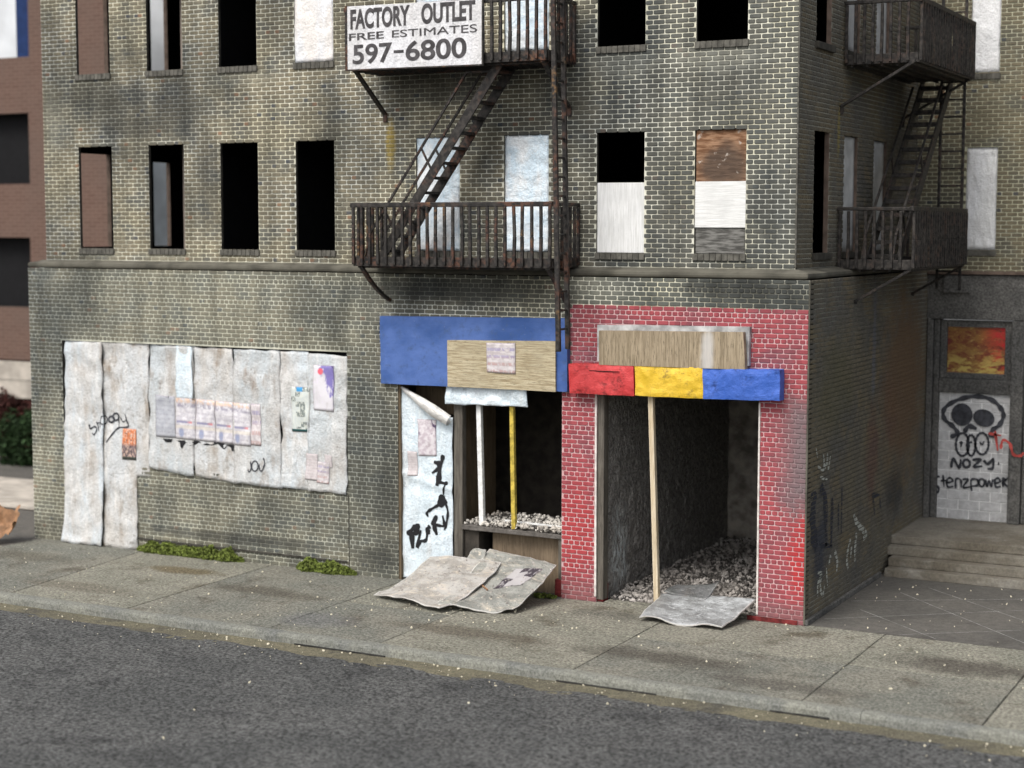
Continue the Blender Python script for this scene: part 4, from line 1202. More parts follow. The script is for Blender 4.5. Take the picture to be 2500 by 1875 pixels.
stones('shop_floor_rubble', 5200, floorpos, lambda r: .018 + .042 * r.random() ** 2, M['stone'], seed=1, label='grey rubble covering the floor inside the open red shopfront', cat='rubble')
stones('shop_floor_grit', 3500, floorpos, lambda r: .02 + .03 * r.random(), M['stone_dark'], seed=9, label='dark grit among the rubble inside the red shopfront', cat='grit')
stones('shelf_rubble', 640, lambda r: (r.uniform(-5.76, -3.9), -.17 + 1.2 * r.random() ** 1.5, 1.09 + .06 * r.random()), lambda r: .014 + .036 * r.random() ** 2, M['stone_pale'], seed=2, label='pale rubble piled on the ledge beside the white and yellow sticks', cat='rubble')
stones('shelf_dark_grit', 500, lambda r: (r.uniform(-5.76, -3.9), -.17 + 1.2 * r.random(), 1.08 + .03 * r.random()), lambda r: .02 + .02 * r.random(), M['stone_dark'], seed=3, label='dark grit under the pale rubble on the shop ledge', cat='grit')

# ------------------------------------------------------------------ boards in the windows
GB = 'boards covering the windows'
def board(name, pts, y0, y1, mat, label, cat='board', group=GB, jit=.004, parent=None):
    o = quadbox(name, pts, y0, y1, mat, None, .004, jit)
    return tag(o, label, cat, group)
R = lambda x0, x1, z0, z1: [(x0, z1), (x1, z1), (x1, z0), (x0, z0)]
def wsheet(x0, x1, z0, z1, y, mat, label, seed):
    o = sheet('window_board', [(x0, y, z0), (x1, y, z0), (x1, y, z1), (x0, y, z1)], mat, nu=14, nv=30, amp=.012, seed=seed, ripple=.01, th=.012, edge=.006)
    return tag(o, label, 'board', GB)
wsheet(-6.77, -5.93, 5.74, 7.66, .03, M['window_sheet'], 'white board in the window behind the fire escape stairs', 1)
wsheet(-5.06, -4.25, 5.74, 7.67, .03, M['window_sheet'], 'cloudy blue-white board in the window left of the long iron ladder', 2)
wsheet(-5.06, -4.25, 9.04, 10.97, .03, M['window_sheet'], 'blue-white board behind the upper balcony bars beside the lettered sign', 3)
wsheet(-6.77, -5.93, 9.04, 10.97, .03, M['window_sheet'], 'white board in the window hidden behind the lettered sign', 4)
wsheet(-9.27, -8.46, 9.04, 10.97, .01, M['sheet_pink'], 'plain pale board filling the upper window left of the lettered sign', 5)
board('window_board', R(-3.365, -2.535, 5.735, 6.86), .022, .05, M['ply_white'], 'white washed board filling the lower half of the window right of the ladder')
board('window_board', R(-1.665, -.825, 6.14, 6.86), .014, .034, M['ply_white2'], 'white board strip across the middle of the window nearest the corner')
board('window_board', R(-1.66, -.84, 5.735, 6.15), .035, .06, M['greyply'], 'dark grey board at the bottom of the window nearest the corner')
board('window_board', R(-1.66, -.83, 6.84, 7.67), .035, .06, M['burnt'], 'rusty scorched board at the top of the window nearest the corner')
def sidesheet(y0, y1, z0, z1, mat, label, x=-.05):
    o = sheet('window_board', [(x, y0, z0), (x, y1, z0), (x, y1, z1), (x, y0, z1)], mat, nu=8, nv=16, amp=.01, ripple=.004, seed=y0)
    return tag(o, label, 'board', GB)
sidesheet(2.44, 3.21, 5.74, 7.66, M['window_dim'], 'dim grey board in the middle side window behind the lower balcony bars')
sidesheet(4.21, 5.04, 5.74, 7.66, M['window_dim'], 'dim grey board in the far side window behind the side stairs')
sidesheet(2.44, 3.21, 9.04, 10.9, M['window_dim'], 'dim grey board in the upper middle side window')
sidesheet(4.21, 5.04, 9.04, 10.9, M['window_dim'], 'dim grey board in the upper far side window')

# ------------------------------------------------------------------ rear building with portal
RB = thing('rear_brick_building', 'tan brick building behind the courtyard with a sooty stone doorway', 'building', (3, 8, 0))
rops = [(.94, 1.51, 5.72, 7.64), (.96, 1.5, 9.0, 10.9), (2.9, 3.7, 5.72, 7.64), (2.9, 3.7, 9.0, 10.9)]
rw = Wall((0, 7.2, 0), (1, 0, 0), (0, -1, 0), .0, 8, 5.29, 12.4, rops, header=0, seed=6, depth=.2)
rw_o = rw.base('brick_wall', [M['mortar_rear'], M['mortar_rear']], RB, M['reveal'])
rw.bricks(rw_o, [M['brick_rear'], M['brick_rear']], 290)
for a, b in ((.94, 1.51), (.96, 1.5)):
    pass
sill(.92, 1.53, 5.72, lambda a, d, z: (a, 7.2 - d, z), RB, M['sill'], 7)
sill(.94, 1.52, 9.0, lambda a, d, z: (a, 7.2 - d, z), RB, M['sill'], 7)
box('rear_interior', 0, 8, 7.6, 7.7, 5.2, 12.4, M['black'], RB)
box('rear_roof', 0, 8, 7.4, 12, 12.41, 12.5, M['black'], RB)
o = sheet('window_board', [(.93, 7.23, 5.73), (1.5, 7.23, 5.73), (1.5, 7.23, 7.63), (.93, 7.23, 7.63)], M['window_grey'], nu=8, nv=20, amp=.015, seed=8); tag(o, 'white board in the rear building window beside the lower side balcony', 'board', GB)
o = sheet('window_board', [(.96, 7.23, 9.01), (1.49, 7.23, 9.01), (1.49, 7.23, 10.89), (.96, 7.23, 10.89)], M['window_grey'], nu=8, nv=20, amp=.015, seed=9); tag(o, 'white board in the rear building window beside the upper side balcony', 'board', GB)
# portal
P_ = M['portal']
box('lintel_beam', .3, 8, 7.0, 7.4, 4.42, 5.27, P_, RB, .02, jitter=.02)
box('lintel_cap', .3, 8, 6.93, 7.2, 5.275, 5.33, M['reveal_brown'], RB, .008, jitter=.01)
box('lintel_block', .62, 1.12, 6.93, 6.99, 4.92, 5.24, P_, RB, .012, jitter=.01)
box('column', .2 + .12, .43, 6.99, 7.35, .6, 4.41, P_, RB, .02, jitter=.015)
box('column', .44, .55, 7.06, 7.35, .6, 4.41, P_, RB, .02, jitter=.015)
box('column', 1.9, 2.13, 6.97, 7.35, .6, 4.41, P_, RB, .02, jitter=.015)
box('column', 2.14, 2.3, 7.05, 7.35, .6, 4.41, P_, RB, .02, jitter=.015)
box('transom_bar', .555, 1.895, 7.05, 7.2, 3.03, 3.29, P_, RB, .015, jitter=.012)
for x0, x1, z0, z1 in ((.56, .68, 3.3, 4.4), (1.76, 1.89, 3.3, 4.4), (.685, 1.755, 4.28, 4.4), (.685, 1.755, 3.3, 3.4)):
    box('transom_frame', x0, x1, 7.08, 7.18, z0, z1, P_, RB, .01)
quadbox('transom_panel', R(.685, 1.755, 3.405, 4.275), 7.13, 7.16, M['transom'], RB, .003)
bw = MB(); bw.box(.555, 1.895, 7.13, 7.2, .6, 3.03); bw.build('infill_mortar', M['blockmortar'], RB)
rr = random.Random(5)
BH = .187
for r in range(13):
    z0 = .6 + r * BH
    off = .0 if r % 2 else -.2
    x = .558 + off
    while x < 1.89:
        a, c = max(.56, x + .008), min(1.89, x + .4 - .008)
        if c - a > .05:
            box('concrete_block', a, c, 7.115 + rr.random() * .006, 7.18, z0 + .008, z0 + BH - .008, M['block'], RB, .006)
        x += .4
box('rear_ground_wall', 2.31, 8, 7.1, 7.3, .6, 4.41, P_, RB, .01)
for nm, i0, i1 in (('skull_graffiti', 0, 12), ('name_graffiti', 12, 17), ('lower_graffiti', 17, 99)):
    strokes(nm, G['skull'][i0:i1], lambda x, z: (x, 7.1, z), M['spray_grey'], RB, 1.45)
strokes('red_tag', G['redtag'], lambda x, z: (x, 6.955, z), M['spray_red'], RB)
strokes('worn_white_tag', G['sidewhite'][9:], lambda y, z: (.318, y, z), M['spray_white'], B, 1.6)
for i0, i1 in ((0, 4), (4, 6), (6, 9)):
    strokes('white_tag', G['sidewhite'][i0:i1], lambda y, z: (.318, y, z), M['spray_white'], B, 1.9)
strokes('small_dark_tag', G['sidedark'][6:], lambda y, z: (.316, y, z), M['spray_dark'], B, 1.8)
strokes('dark_tag', G['sidedark'][:6], lambda y, z: (.316, y, z), M['spray_dark'], B, 1.8)

# ------------------------------------------------------------------ pasted sheets on the left
GS = 'weathered sheets closing the left shopfront'
Y0 = -.15
def fold(xs, amp, w_=.05):
    def f(u, v):
        return Vector((0, -sum(a * math.exp(-((u - x) / w_) ** 2) for x, a in xs), 0))
    return f
def wall_sheet(pts, y, mat, label, seed, nu=20, nv=40, curve=None, amp=.03, ripple=.028, mask=None, th=.012):
    (ax, az), (bx, bz), (cx, cz), (dx, dz) = pts
    yb = y - (.1 if cz < 1 else .075)
    o = sheet('wall_sheet', [(dx, yb, dz), (cx, yb, cz), (bx, y, bz), (ax, y, az)], mat, nu=nu, nv=nv, amp=amp, ripple=ripple, seed=seed, curve=curve, freq=1.4, mask=mask, th=th, edge=.035)
    return tag(o, label, 'sheet', GS)
def flare(u, v):
    k = max(0, .12 - v) / .12
    return Vector((-.06 * k * (1 - u), -.05 * k * k - .035 * math.exp(-((u - .97) / .08) ** 2) + .0, 0))
wall_sheet([(-14.62, 3.93), (-13.66, 3.95), (-13.66, .015), (-14.66, .02)], Y0 - .01, M['sheet_a'], 'tall white sheet reaching the pavement at the far left end', 3, 22, 70, flare)
def sh2mask(u, v):
    return not (v < .36 and u > .735)
sn = wall_sheet([(-13.7, 3.95), (-12.55, 3.96), (-12.55, .0), (-13.7, .01)], Y0 + .005, M['sheet_b'], 'stained sheet with a black scrawled tag and an orange poster', 12, 26, 70, lambda u, v: Vector((0, -.03 * math.exp(-((u - .5) / .2) ** 2), 0)), mask=sh2mask)
s3 = wall_sheet([(-12.545, 3.94), (-11.5, 3.94), (-11.47, 1.52), (-12.54, 1.6)], Y0 - .01, M['sheet_c'], 'grey-white sheet carrying the faded first poster of the row', 23, 20, 40)
wall_sheet([(-11.9, 3.95), (-11.53, 3.95), (-11.47, 2.95), (-11.86, 2.95)], Y0 - .03, M['sheet_blue'], 'narrow light blue strip hanging above the poster row', 8, 10, 20, amp=.012, ripple=.006)
s4 = wall_sheet([(-11.49, 3.93), (-10.6, 3.92), (-10.55, 1.47), (-11.46, 1.52)], Y0, M['sheet_b'], 'sheet with brown water streaks behind the middle of the poster row', 37, 20, 40)
s5 = wall_sheet([(-10.6, 3.92), (-9.55, 3.92), (-9.5, 1.43), (-10.55, 1.47)], Y0 - .012, M['sheet_c'], 'sheet with a small black scribble under the right end of the posters', 41, 20, 40)
wall_sheet([(-9.53, 3.92), (-8.93, 3.92), (-8.9, 1.44), (-9.5, 1.45)], Y0 - .002, M['sheet_a'], 'narrow sheet under the newspaper page', 55, 14, 40)
wall_sheet([(-8.94, 3.9), (-8.1, 3.88), (-8.09, 1.42), (-8.91, 1.44)], Y0 - .016, M['sheet_c'], 'last sheet at the right end with a dark stain down its edge', 66, 18, 40)
allsheets = [o_ for o_ in COL.objects if o_.name.startswith('wall_sheet')]
SW = Surf(allsheets)
strokes('black_tag', G['snoopy'], lambda x, z: (x, SW.y(x, z, -.2) - .007, z), M['spray_grey'], sn, 1.3)
strokes('black_scribble', G['joj'], lambda x, z: (x, SW.y(x, z, -.2) - .007, z), M['spray_grey'], s5, 1.3)
box('sheet_backing', -14.68, -8.05, -.04, -.01, .01, 4.0, M['black'], B)

def post(name, pts, y, mat, label, cat='poster', group=None, seed=0, nu=8, nv=14, amp=.004):
    (ax, az), (bx, bz), (cx, cz), (dx, dz) = pts
    o = sheet(name, [(dx, y, dz), (cx, y, cz), (bx, y, bz), (ax, y, az)], mat, nu=nu, nv=nv, amp=amp, ripple=.003, th=.005, edge=.008, seed=seed)
    if SW and y < -.165 and y > -.3:
        for v in o.data.vertices:
            v.co.y = SW.y(v.co.x, v.co.z, y) - .008 + (v.co.y - y) * .3
    return tag(o, label, cat, group)
GP = 'row of posters pasted on the sheets'
YP = -.188
post('poster', [(-12.39, 3.0), (-11.91, 2.99), (-11.88, 2.21), (-12.36, 2.21)], YP, poster('faded_poster', 'faded', 1), 'grey faded poster at the left end of the poster row', group=GP)
for i, (a, c, lab) in enumerate(((-11.88, -11.445, 'second poster from the left in the row, reddish top'), (-11.44, -10.99, 'third poster from the left in the row, orange top'),
                                 (-10.985, -10.585, 'fourth poster from the left in the row'), (-10.58, -10.18, 'fifth poster from the left in the row, orange-brown top'))):
    z = 2.98 - i * .013
    post('poster', [(a, z), (c, z - .012), (c + .005, z - .785), (a - .002, z - .775)], YP - .004 * (i % 2), poster('bill_poster_%d' % i, 'bill', 3 + i), lab, group=GP, seed=i)
post('poster', [(-10.17, 2.94), (-9.965, 2.945), (-9.94, 2.175), (-10.165, 2.18)], YP, poster('strip_poster', 'notice', 8), 'narrow strip of poster at the right end of the poster row', group=GP)
bl = strokes('torn_black_residue', G['blot'], lambda x, z: (x, SW.y(x, z, -.2) - .004, z), M['spray'], None); tag(bl, 'ragged black residue hanging below the row of posters', 'stain')
post('poster', [(-13.17, 2.32), (-12.85, 2.32), (-12.86, 1.72), (-13.2, 1.72)], -.196, poster('orange_poster', 'orange', 2), 'small orange and black poster under the scrawled tag')
post('newspaper', [(-9.3, 3.3), (-8.87, 3.3), (-8.9, 2.48), (-9.27, 2.48)], -.186, poster('newspaper_page', 'news', 4), 'newspaper page with a blue square at the top beside the purple poster', 'newspaper')
post('poster', [(-8.81, 3.7), (-8.37, 3.7), (-8.365, 2.885), (-8.8, 2.895)], -.192, poster('purple_poster', 'purple', 5), 'purple and white poster with a red badge near the right end')
post('poster', [(-8.96, 2.11), (-8.7, 2.11), (-8.71, 1.63), (-8.98, 1.64)], -.186, poster('small_pink_poster', 'pinkish', 6), 'small pale poster low on the last sheet, left of its pair')
post('poster', [(-8.72, 1.98), (-8.45, 1.97), (-8.48, 1.58), (-8.73, 1.6)], -.192, poster('small_pink_poster_b', 'notice', 7), 'small pale poster overlapping low on the last sheet, right of its pair')
post('poster', [(-8.54, 2.12), (-8.395, 2.11), (-8.4, 1.88), (-8.545, 1.885)], -.185, poster('tiny_note', 'pinkish', 9), 'tiny paper note beside the two small pale posters')

# ------------------------------------------------------------------ shop door sheet with curled top
def doormask(u, v):
    top = 1.0 - .155 * u
    return v < top
dsh = sheet('door_sheet', [(-7.03, -.13, .03), (-5.99, -.13, .06), (-5.99, -.13, 3.4), (-7.03, -.13, 3.4)], M['sheet_blue'], nu=30, nv=80, amp=.03, ripple=.014, freq=1.8, seed=17, mask=doormask, edge=.012,
            curve=lambda u, v: Vector((0, -.025 * math.exp(-((v - .55 + .08 * u) / .02) ** 2), 0)))
tag(dsh, 'crumpled bluish white sheet over the narrow doorway with a black tag', 'sheet')
# the curl: a roll lying along the torn diagonal edge
SW = Surf([*allsheets, dsh])
def curl():
    A, Bp = Vector((-7.0, -.15, 3.38)), Vector((-6.0, -.15, 2.86))
    ax = (Bp - A).normalized(); n_ = Vector((0, -1, 0)); t = ax.cross(n_)
    V, F = [], []
    N, K = 26, 14
    for i in range(N + 1):
        s = i / N
        c = A + (Bp - A) * s
        r = .012 + .105 * math.sin(math.pi * min(1, s * .62 + .02)) + .01 * mn.noise(Vector((s * 5, 0, 0)))
        for k in range(K + 1):
            a = -1.3 + 4.2 * k / K
            rr_ = r * (1 - .03 * k / K)
            V.append(c + n_ * (r * .9 + rr_ * math.sin(a)) * .8 + t * (rr_ * math.cos(a) * .95))
    for i in range(N):
        for k in range(K):
            a = i * (K + 1) + k
            F.append((a, a + 1, a + K + 2, a + K + 1))
    return add('curled_top', V, F, M['fallen_c'], dsh, smooth=True)
curl()
strokes('black_tag', G['door'], lambda x, z: (x, SW.y(x, z, -.15) - .007, z), M['spray'], dsh, 1.7)
post('poster', [(-6.69, 2.84), (-6.32, 2.84), (-6.32, 2.21), (-6.66, 2.2)], -.172, poster('torn_poster', 'torn', 11), 'torn poster with a dark purple figure on the door sheet')
post('poster', [(-6.89, 2.27), (-6.69, 2.27), (-6.69, 1.85), (-6.89, 1.84)], -.172, poster('pink_note', 'pinkish', 12), 'small pink note on the door sheet below the torn poster')

# ------------------------------------------------------------------ fascia, boards, lintel beam
o = grid_box('fascia_board', [(-7.33, 4.61), (-3.735, 4.665), (-3.73, 3.465), (-7.315, 3.445)], -.32, -.212, M['blue'], amp=.008, nu=50, nv=20, seed=1); tag(o, 'large blank blue fascia panel above the doorway', 'fascia')
o = grid_box('plywood_board', [(-5.965, 4.24), (-3.93, 4.29), (-3.922, 3.46), (-5.96, 3.455)], -.362, -.33, M['ply_h'], amp=.004, nu=20, nv=8, seed=2); tag(o, 'pale plywood board nailed over the right part of the blue fascia', 'board')
post('notice', [(-5.21, 4.22), (-4.66, 4.235), (-4.655, 3.72), (-5.195, 3.73)], -.372, poster('notice_sheet', 'notice', 14), 'pinkish printed notice on the plywood board over the blue fascia', 'notice')
o = sheet('hanging_sheet', [(-6.05, -.27, 3.15), (-4.47, -.27, 3.17), (-4.5, -.27, 3.5), (-6.04, -.27, 3.5)], M['sheet_blue'], nu=40, nv=12, amp=.05, ripple=.03, freq=3, seed=6, edge=.025); tag(o, 'crumpled white metal strip hanging under the plywood board', 'sheet')
o = grid_box('sign_box', [(-3.205, 4.575), (-.615, 4.615), (-.62, 4.01), (-3.203, 3.985)], -.3, -.215, M['cardwhite'], amp=.008, nu=20, nv=6, seed=3); tag(o, 'shallow grey sign box behind the plywood over the coloured beam', 'sign box')
o.data.materials[0] = M['boxgrey']
o = grid_box('plywood_board', [(-3.12, 4.49), (-.68, 4.535), (-.638, 3.96), (-3.115, 3.94)], -.42, -.31, M['ply_v'], amp=.004, nu=20, nv=6, seed=4); tag(o, 'brown plywood board fixed askew over the sign box above the coloured beam', 'board')
rb = thing('shop_beam', 'thick beam painted red, yellow and blue over the open shop entrance', 'beam', (-1.9, -.3, 3.5))
grid_box('red_panel', [(-3.65, 3.94), (-2.506, 3.955), (-2.488, 3.468), (-3.645, 3.452)], -.42, -.212, M['red'], rb, amp=.022, nu=30, nv=14, seed=5, bulge=.012)
grid_box('yellow_panel', [(-2.503, 3.955), (-1.342, 3.954), (-1.322, 3.474), (-2.485, 3.468)], -.415, -.212, M['yellow'], rb, amp=.024, nu=30, nv=14, seed=6, bulge=.012)
grid_box('blue_panel', [(-1.339, 3.953), (-.092, 3.966), (-.078, 3.503), (-1.319, 3.474)], -.42, -.212, M['blue2'], rb, amp=.02, nu=30, nv=14, seed=7, bulge=.012)
o = box('gash', -3.3, -2.75, -.437, -.43, 3.84, 3.855, M['black'], rb, .002, jitter=.03)

# ------------------------------------------------------------------ props and sticks
b = MB(); b.bar((-5.415, -.14, 1.1), (-5.46, -.16, 3.25), .085, .085, (0, 1, 0)); o = b.build('white_prop', M['stick_white'], bevel=.006, jitter=.008); tag(o, 'white painted stick propping up the plywood over the rubble ledge', 'prop')
b = MB(); b.bar((-4.8, -.14, 1.08), (-4.83, -.16, 3.25), .075, .075, (0, 1, 0)); o = b.build('yellow_prop', M['stick_yellow'], bevel=.006, jitter=.008); tag(o, 'yellow stick standing on the rubble ledge', 'prop')
b = MB(); b.bar((-2.13, -.26, .02), (-2.275, -.24, 3.47), .085, .085, (0, 1, 0)); o = b.build('timber_prop', M['stick_pale'], bevel=.006, jitter=.012); tag(o, 'long pale timber prop holding up the coloured beam', 'prop')
b = MB(); b.bar((-5.1, .1, 1.16), (-3.9, .02, 1.15), .04, .03); o = b.build('loose_lath', M['stick_white'], bevel=.004); tag(o, 'thin white lath lying across the rubble on the ledge', 'lath')

# ------------------------------------------------------------------ fallen sheets on the pavement
def rise(h, p=2.0, lift=0.0, side=0.0):
    return lambda u, v: Vector((0, 0, h * (v ** p - v) + lift * math.sin(math.pi * u) * (1 - v)))
fb = sheet('fallen_sheet', [(-5.3, -2.0, .05), (-4.05, -1.62, .05), (-3.93, -.32, .6), (-5.2, -.3, .7)], M['fallen_b'], nu=36, nv=30, amp=.06, ripple=.03, freq=1.7, seed=31, th=.014, edge=.03,
           curve=lambda u, v: Vector((.05 * math.sin(v * 3), 0, .12 * (v ** 2 - v) + .05 * math.exp(-((v - .0) / .12) ** 2) * math.sin(u * 7))))
tag(fb, 'muddy fallen sheet with a torn newspaper print, slumped against the shop ledge', 'sheet')
fa = sheet('fallen_sheet', [(-6.68, -1.62, .04), (-5.1, -2.15, .05), (-4.76, -.62, .56), (-6.15, -.62, .56)], M['fallen_a'], nu=40, nv=34, amp=.05, ripple=.025, freq=1.6, seed=41, th=.014, edge=.03,
           curve=lambda u, v: Vector((.08 * math.sin(v * 3.1), 0, .0 + .16 * (v ** 2.2 - v) + .05 * math.sin(u * 3.1) + .09 * max(0, u - .8) * (1 - v))))
tag(fa, 'large muddy fallen sheet sloping onto the pavement below the white door sheet', 'sheet')
def piece(name, c, mat, label, seed, **k):
    o = sheet(name, c, mat, seed=seed, **k); return tag(o, label, 'scrap')
sc = piece('crumpled_scrap', [(-5.45, -.68, .5), (-5.1, -.72, .44), (-5.17, -.46, .74), (-5.42, -.42, .72)], M['fallen_b'], 'small crumpled greenish scrap on top of the fallen sheets', 3, nu=12, nv=12, amp=.06, ripple=.03, freq=4)
pn = sheet('torn_print', [(-4.66, -1.15, .235), (-4.2, -1.02, .235), (-4.05, -.55, .47), (-4.5, -.65, .47)], poster('torn_newsprint', 'print', 21), seed=5, nu=16, nv=12, amp=.02, ripple=.01, th=.006)
SB = Surf([fb]); SA = Surf([fa])
for v in pn.data.vertices:
    zz = SB.z(v.co.x, v.co.y)
    if zz is not None: v.co.z = zz + .006
tag(pn, 'torn black and white newsprint stuck to the muddy fallen sheet', 'paper')
b = MB(); b.bar((-4.98, -1.1, (SB.z(-4.98, -1.1) or .3) + .03), (-4.66, -1.33, (SB.z(-4.66, -1.33) or .2) + .02), .022, .018); o = b.build('rusty_stick', M['burnt']); tag(o, 'short rusty stick lying on the muddy fallen sheet', 'stick')
def onsheet(S, x0, x1, y0, y1):
    def f(r_):
        x, y = r_.uniform(x0, x1), r_.uniform(y0, y1)
        z = S.z(x, y)
        return None if z is None else (x, y, z + .004)
    return f
stones('sheet_crumbs', 240, onsheet(Surf([fa, fb]), -6.7, -3.9, -2.1, -.4), lambda r_: .008 + .022 * r_.random() ** 3, M['stone'], seed=15, label='crumbs of rubble lying on the two muddy fallen sheets', cat='rubble')
fc = sheet('fallen_sheet', [(-2.08, -1.12, .05), (-.72, -1.12, .045), (-.5, -.15, .32), (-2.1, -.17, .26)], M['fallen_c'], nu=36, nv=22, amp=.03, ripple=.02, freq=1.8, seed=51, th=.02, edge=.03,
           curve=lambda u, v: Vector((0, 0, .08 * (v ** 2 - v) + .04 * math.sin(u * 9) * math.exp(-(v / .12) ** 2))))
tag(fc, 'grey metal sheet lying on the pavement at the red shop entrance', 'sheet')
fd = sheet('fallen_sheet', [(-2.04, -.2, .3), (-1.3, -.28, .25), (-1.2, .05, .47), (-1.95, .1, .33)], M['fallen_d'], nu=24, nv=14, amp=.03, ripple=.012, freq=2, seed=61, th=.016, edge=.02,
           curve=lambda u, v: Vector((.03 * v, 0, .1 * (u - .5) ** 2 * 2 * v)))
tag(fd, 'small dark sheet curling up on top of the grey metal sheet', 'sheet')

# ------------------------------------------------------------------ fire escapes
IR = [M['iron']]
def platform(T, parent, a0, a1, dep, zf, zt, ends=(True, True), pitch=.163, sgn=1, bars_front=True, plate=.15):
    """T(a, d, z) maps along / out / up to the world"""
    def bx(name, A0, A1, D0, D1, Z0, Z1, bev=.006, jit=.006):
        b = MB(); b.hexa([T(A0, D1, Z0), T(A1, D1, Z0), T(A1, D0, Z0), T(A0, D0, Z0), T(A0, D1, Z1), T(A1, D1, Z1), T(A1, D0, Z1), T(A0, D0, Z1)])
        return b.build(name, IR[0], parent, bevel=bev, jitter=jit)
    bx('platform_floor', a0 + .02, a1 - .02, .03, dep - .02, zf + .0, zf + .06, .004)
    for k in range(5):
        d = .12 + (dep - .25) * k / 4
        bx('floor_joist', a0 + .03, a1 - .03, d, d + .035, zf - .045, zf - .002, 0, 0)
    bx('front_plate', a0, a1, dep - .02, dep, zf - .01, zf + plate)
    for e, a in ((ends[0], a0), (ends[1], a1)):
        bx('end_plate', a - .015, a + .015, .03, dep - .022, zf - .01, zf + plate)
    bx('top_rail', a0 - .05, a1 + .03, dep - .035, dep + .035, zt - .055, zt + .025, .012, .012)
    for a in (a0, a1):
        bx('end_rail', a - .03, a + .03, .0, dep - .035, zt - .045, zt + .015, .012, .01)
    n = round((a1 - a0) / pitch)
    rj = random.Random(int(abs(a0) * 100))
    def bar(name, A, D, bend=0.0):
        b = MB()
        j = lambda: rj.uniform(-.006, .006)
        p = Vector(T(A + j(), D, zf + .015)); q = Vector(T(A + j(), D, zt - .05)); mm = (p + q) / 2 + Vector((j() + bend, j(), 0))
        b.bar(p, mm, .052, .05, (0, 1, 0)); b.bar(mm, q, .048, .046, (0, 1, 0))
        b.build(name, IR[0], parent, bevel=.01)
    for i in range(n + 1):
        bar('baluster', a0 + .02 + (a1 - a0 - .04) * i / n, dep + .021, .02 if i in (13, 19) else 0)
    m_ = round(dep / pitch)
    for e, a in ((ends[0], a0), (ends[1], a1)):
        if e:
            for i in range(m_):
                bar('baluster', a + (.02 if a == a1 else -.02), .06 + (dep - .1) * i / m_)
    return bx

def bracket(T, parent, a, dep, zc, dw, zw, name='bracket', bent=False, foot=.14):
    b = MB()
    if bent:
        p0, p1, p2 = Vector(T(a, dep - .05, zc)), Vector(T(a + .02, dep * .55, zc - .42)), Vector(T(a + .12, dw, zw))
        prev = p0
        for k in range(1, 9):
            t = k / 8
            p = p0 * (1 - t) ** 2 + p1 * 2 * t * (1 - t) + p2 * t * t
            b.bar(prev, p, .07, .05); prev = p
    else:
        b.bar(T(a, dep - .02, zc), T(a, dw + .03, zw), .075, .04)
        b.bar(T(a, dw + .03, zw + .02), T(a, dw + .02, zw - foot), .075, .03)
    b.build(name, IR[0], parent, jitter=.004)

def stairs(T, parent, at, zt_, ab, zb, d0, d1, nt, rail_off, sw_=.16, tw=.07, tt=.018):
    """at/ab: along position of top and bottom; stringers at d0 and d1; rail_off: along offset of the handrails"""
    for d in (d0, d1):
        b = MB(); b.bar(T(at, d, zt_), T(ab, d, zb), .03, sw_, (0, 0, 1)) if False else None
        # stringer as a flat plate standing on edge
        P, Q = Vector(T(at, d, zt_)), Vector(T(ab, d, zb))
        dd = (Q - P).normalized(); side = (Vector(T(0, 1, 0)) - Vector(T(0, 0, 0))).normalized()
        nn = dd.cross(side).normalized() * sw_ / 2; ss = side * .016
        b = MB(); b.hexa([P - nn - ss, P + nn - ss, P + nn + ss, P - nn + ss, Q - nn - ss, Q + nn - ss, Q + nn + ss, Q - nn + ss])
        b.build('stringer', IR[0], parent, bevel=.005, jitter=.006)
    for i in range(nt):
        t = (i + .5) / nt
        a, z = at + (ab - at) * t, zt_ + (zb - zt_) * t
        s_ = tw
        b = MB(); b.hexa([T(a - s_, d0, z - tt), T(a + s_, d0, z - tt), T(a + s_, d1, z - tt), T(a - s_, d1, z - tt), T(a - s_, d0, z + tt), T(a + s_, d0, z + tt), T(a + s_, d1, z + tt), T(a - s_, d1, z + tt)])
        b.build('tread', IR[0], parent, bevel=.003)
    for d in (d0, d1):
        b = MB()
        sg = .0
        k1, k2 = .04, .86
        def at_(t, off):
            return Vector(T(at + (ab - at) * t + off, d, zt_ + (zb - zt_) * t))
        b.bar(at_(k1, rail_off), at_(k2, rail_off), .04, .035, (0, 1, 0))
        b.bar(at_(k1, rail_off), at_(k1, rail_off) + (at_(k1, 0) - at_(k1, rail_off)) * 1.05, .036, .03, (0, 1, 0))
        b.bar(at_(k2, rail_off), at_(k2 + .08, rail_off * .9) - Vector((0, 0, .2)), .036, .03)
        for t in (.42, .74):
            p = at_(t, rail_off); q = at_(t + .13, 0)
            b.bar(p, q, .034, .03)
        b.build('handrail', IR[0], parent, bevel=.006, jitter=.01)

def vladder(T, parent, a0, a1, d0, d1, z0, z1, top=(0, 0), step=.3, w_=.075):
    """vertical ladder; rails at (a0,d0) and (a1,d1), leaning by top offsets"""
    for a, d, e in ((a0, d0, 0), (a1, d1, .02)):
        b = MB(); b.bar(T(a, d, z0 + e), T(a + top[0], d + top[1], z1), w_, .06, (0, 1, 0)); b.build('ladder_rail', IR[0], parent, bevel=.008, jitter=.01)
    z = z0 + .35
    while z < z1 - .1:
        t = (z - z0) / (z1 - z0)
        b = MB(); b.bar(T(a0 + top[0] * t, d0 + top[1] * t, z), T(a1 + top[0] * t, d1 + top[1] * t, z), .032, .032)
        b.build('rung', IR[0], parent, bevel=.006)
        z += step

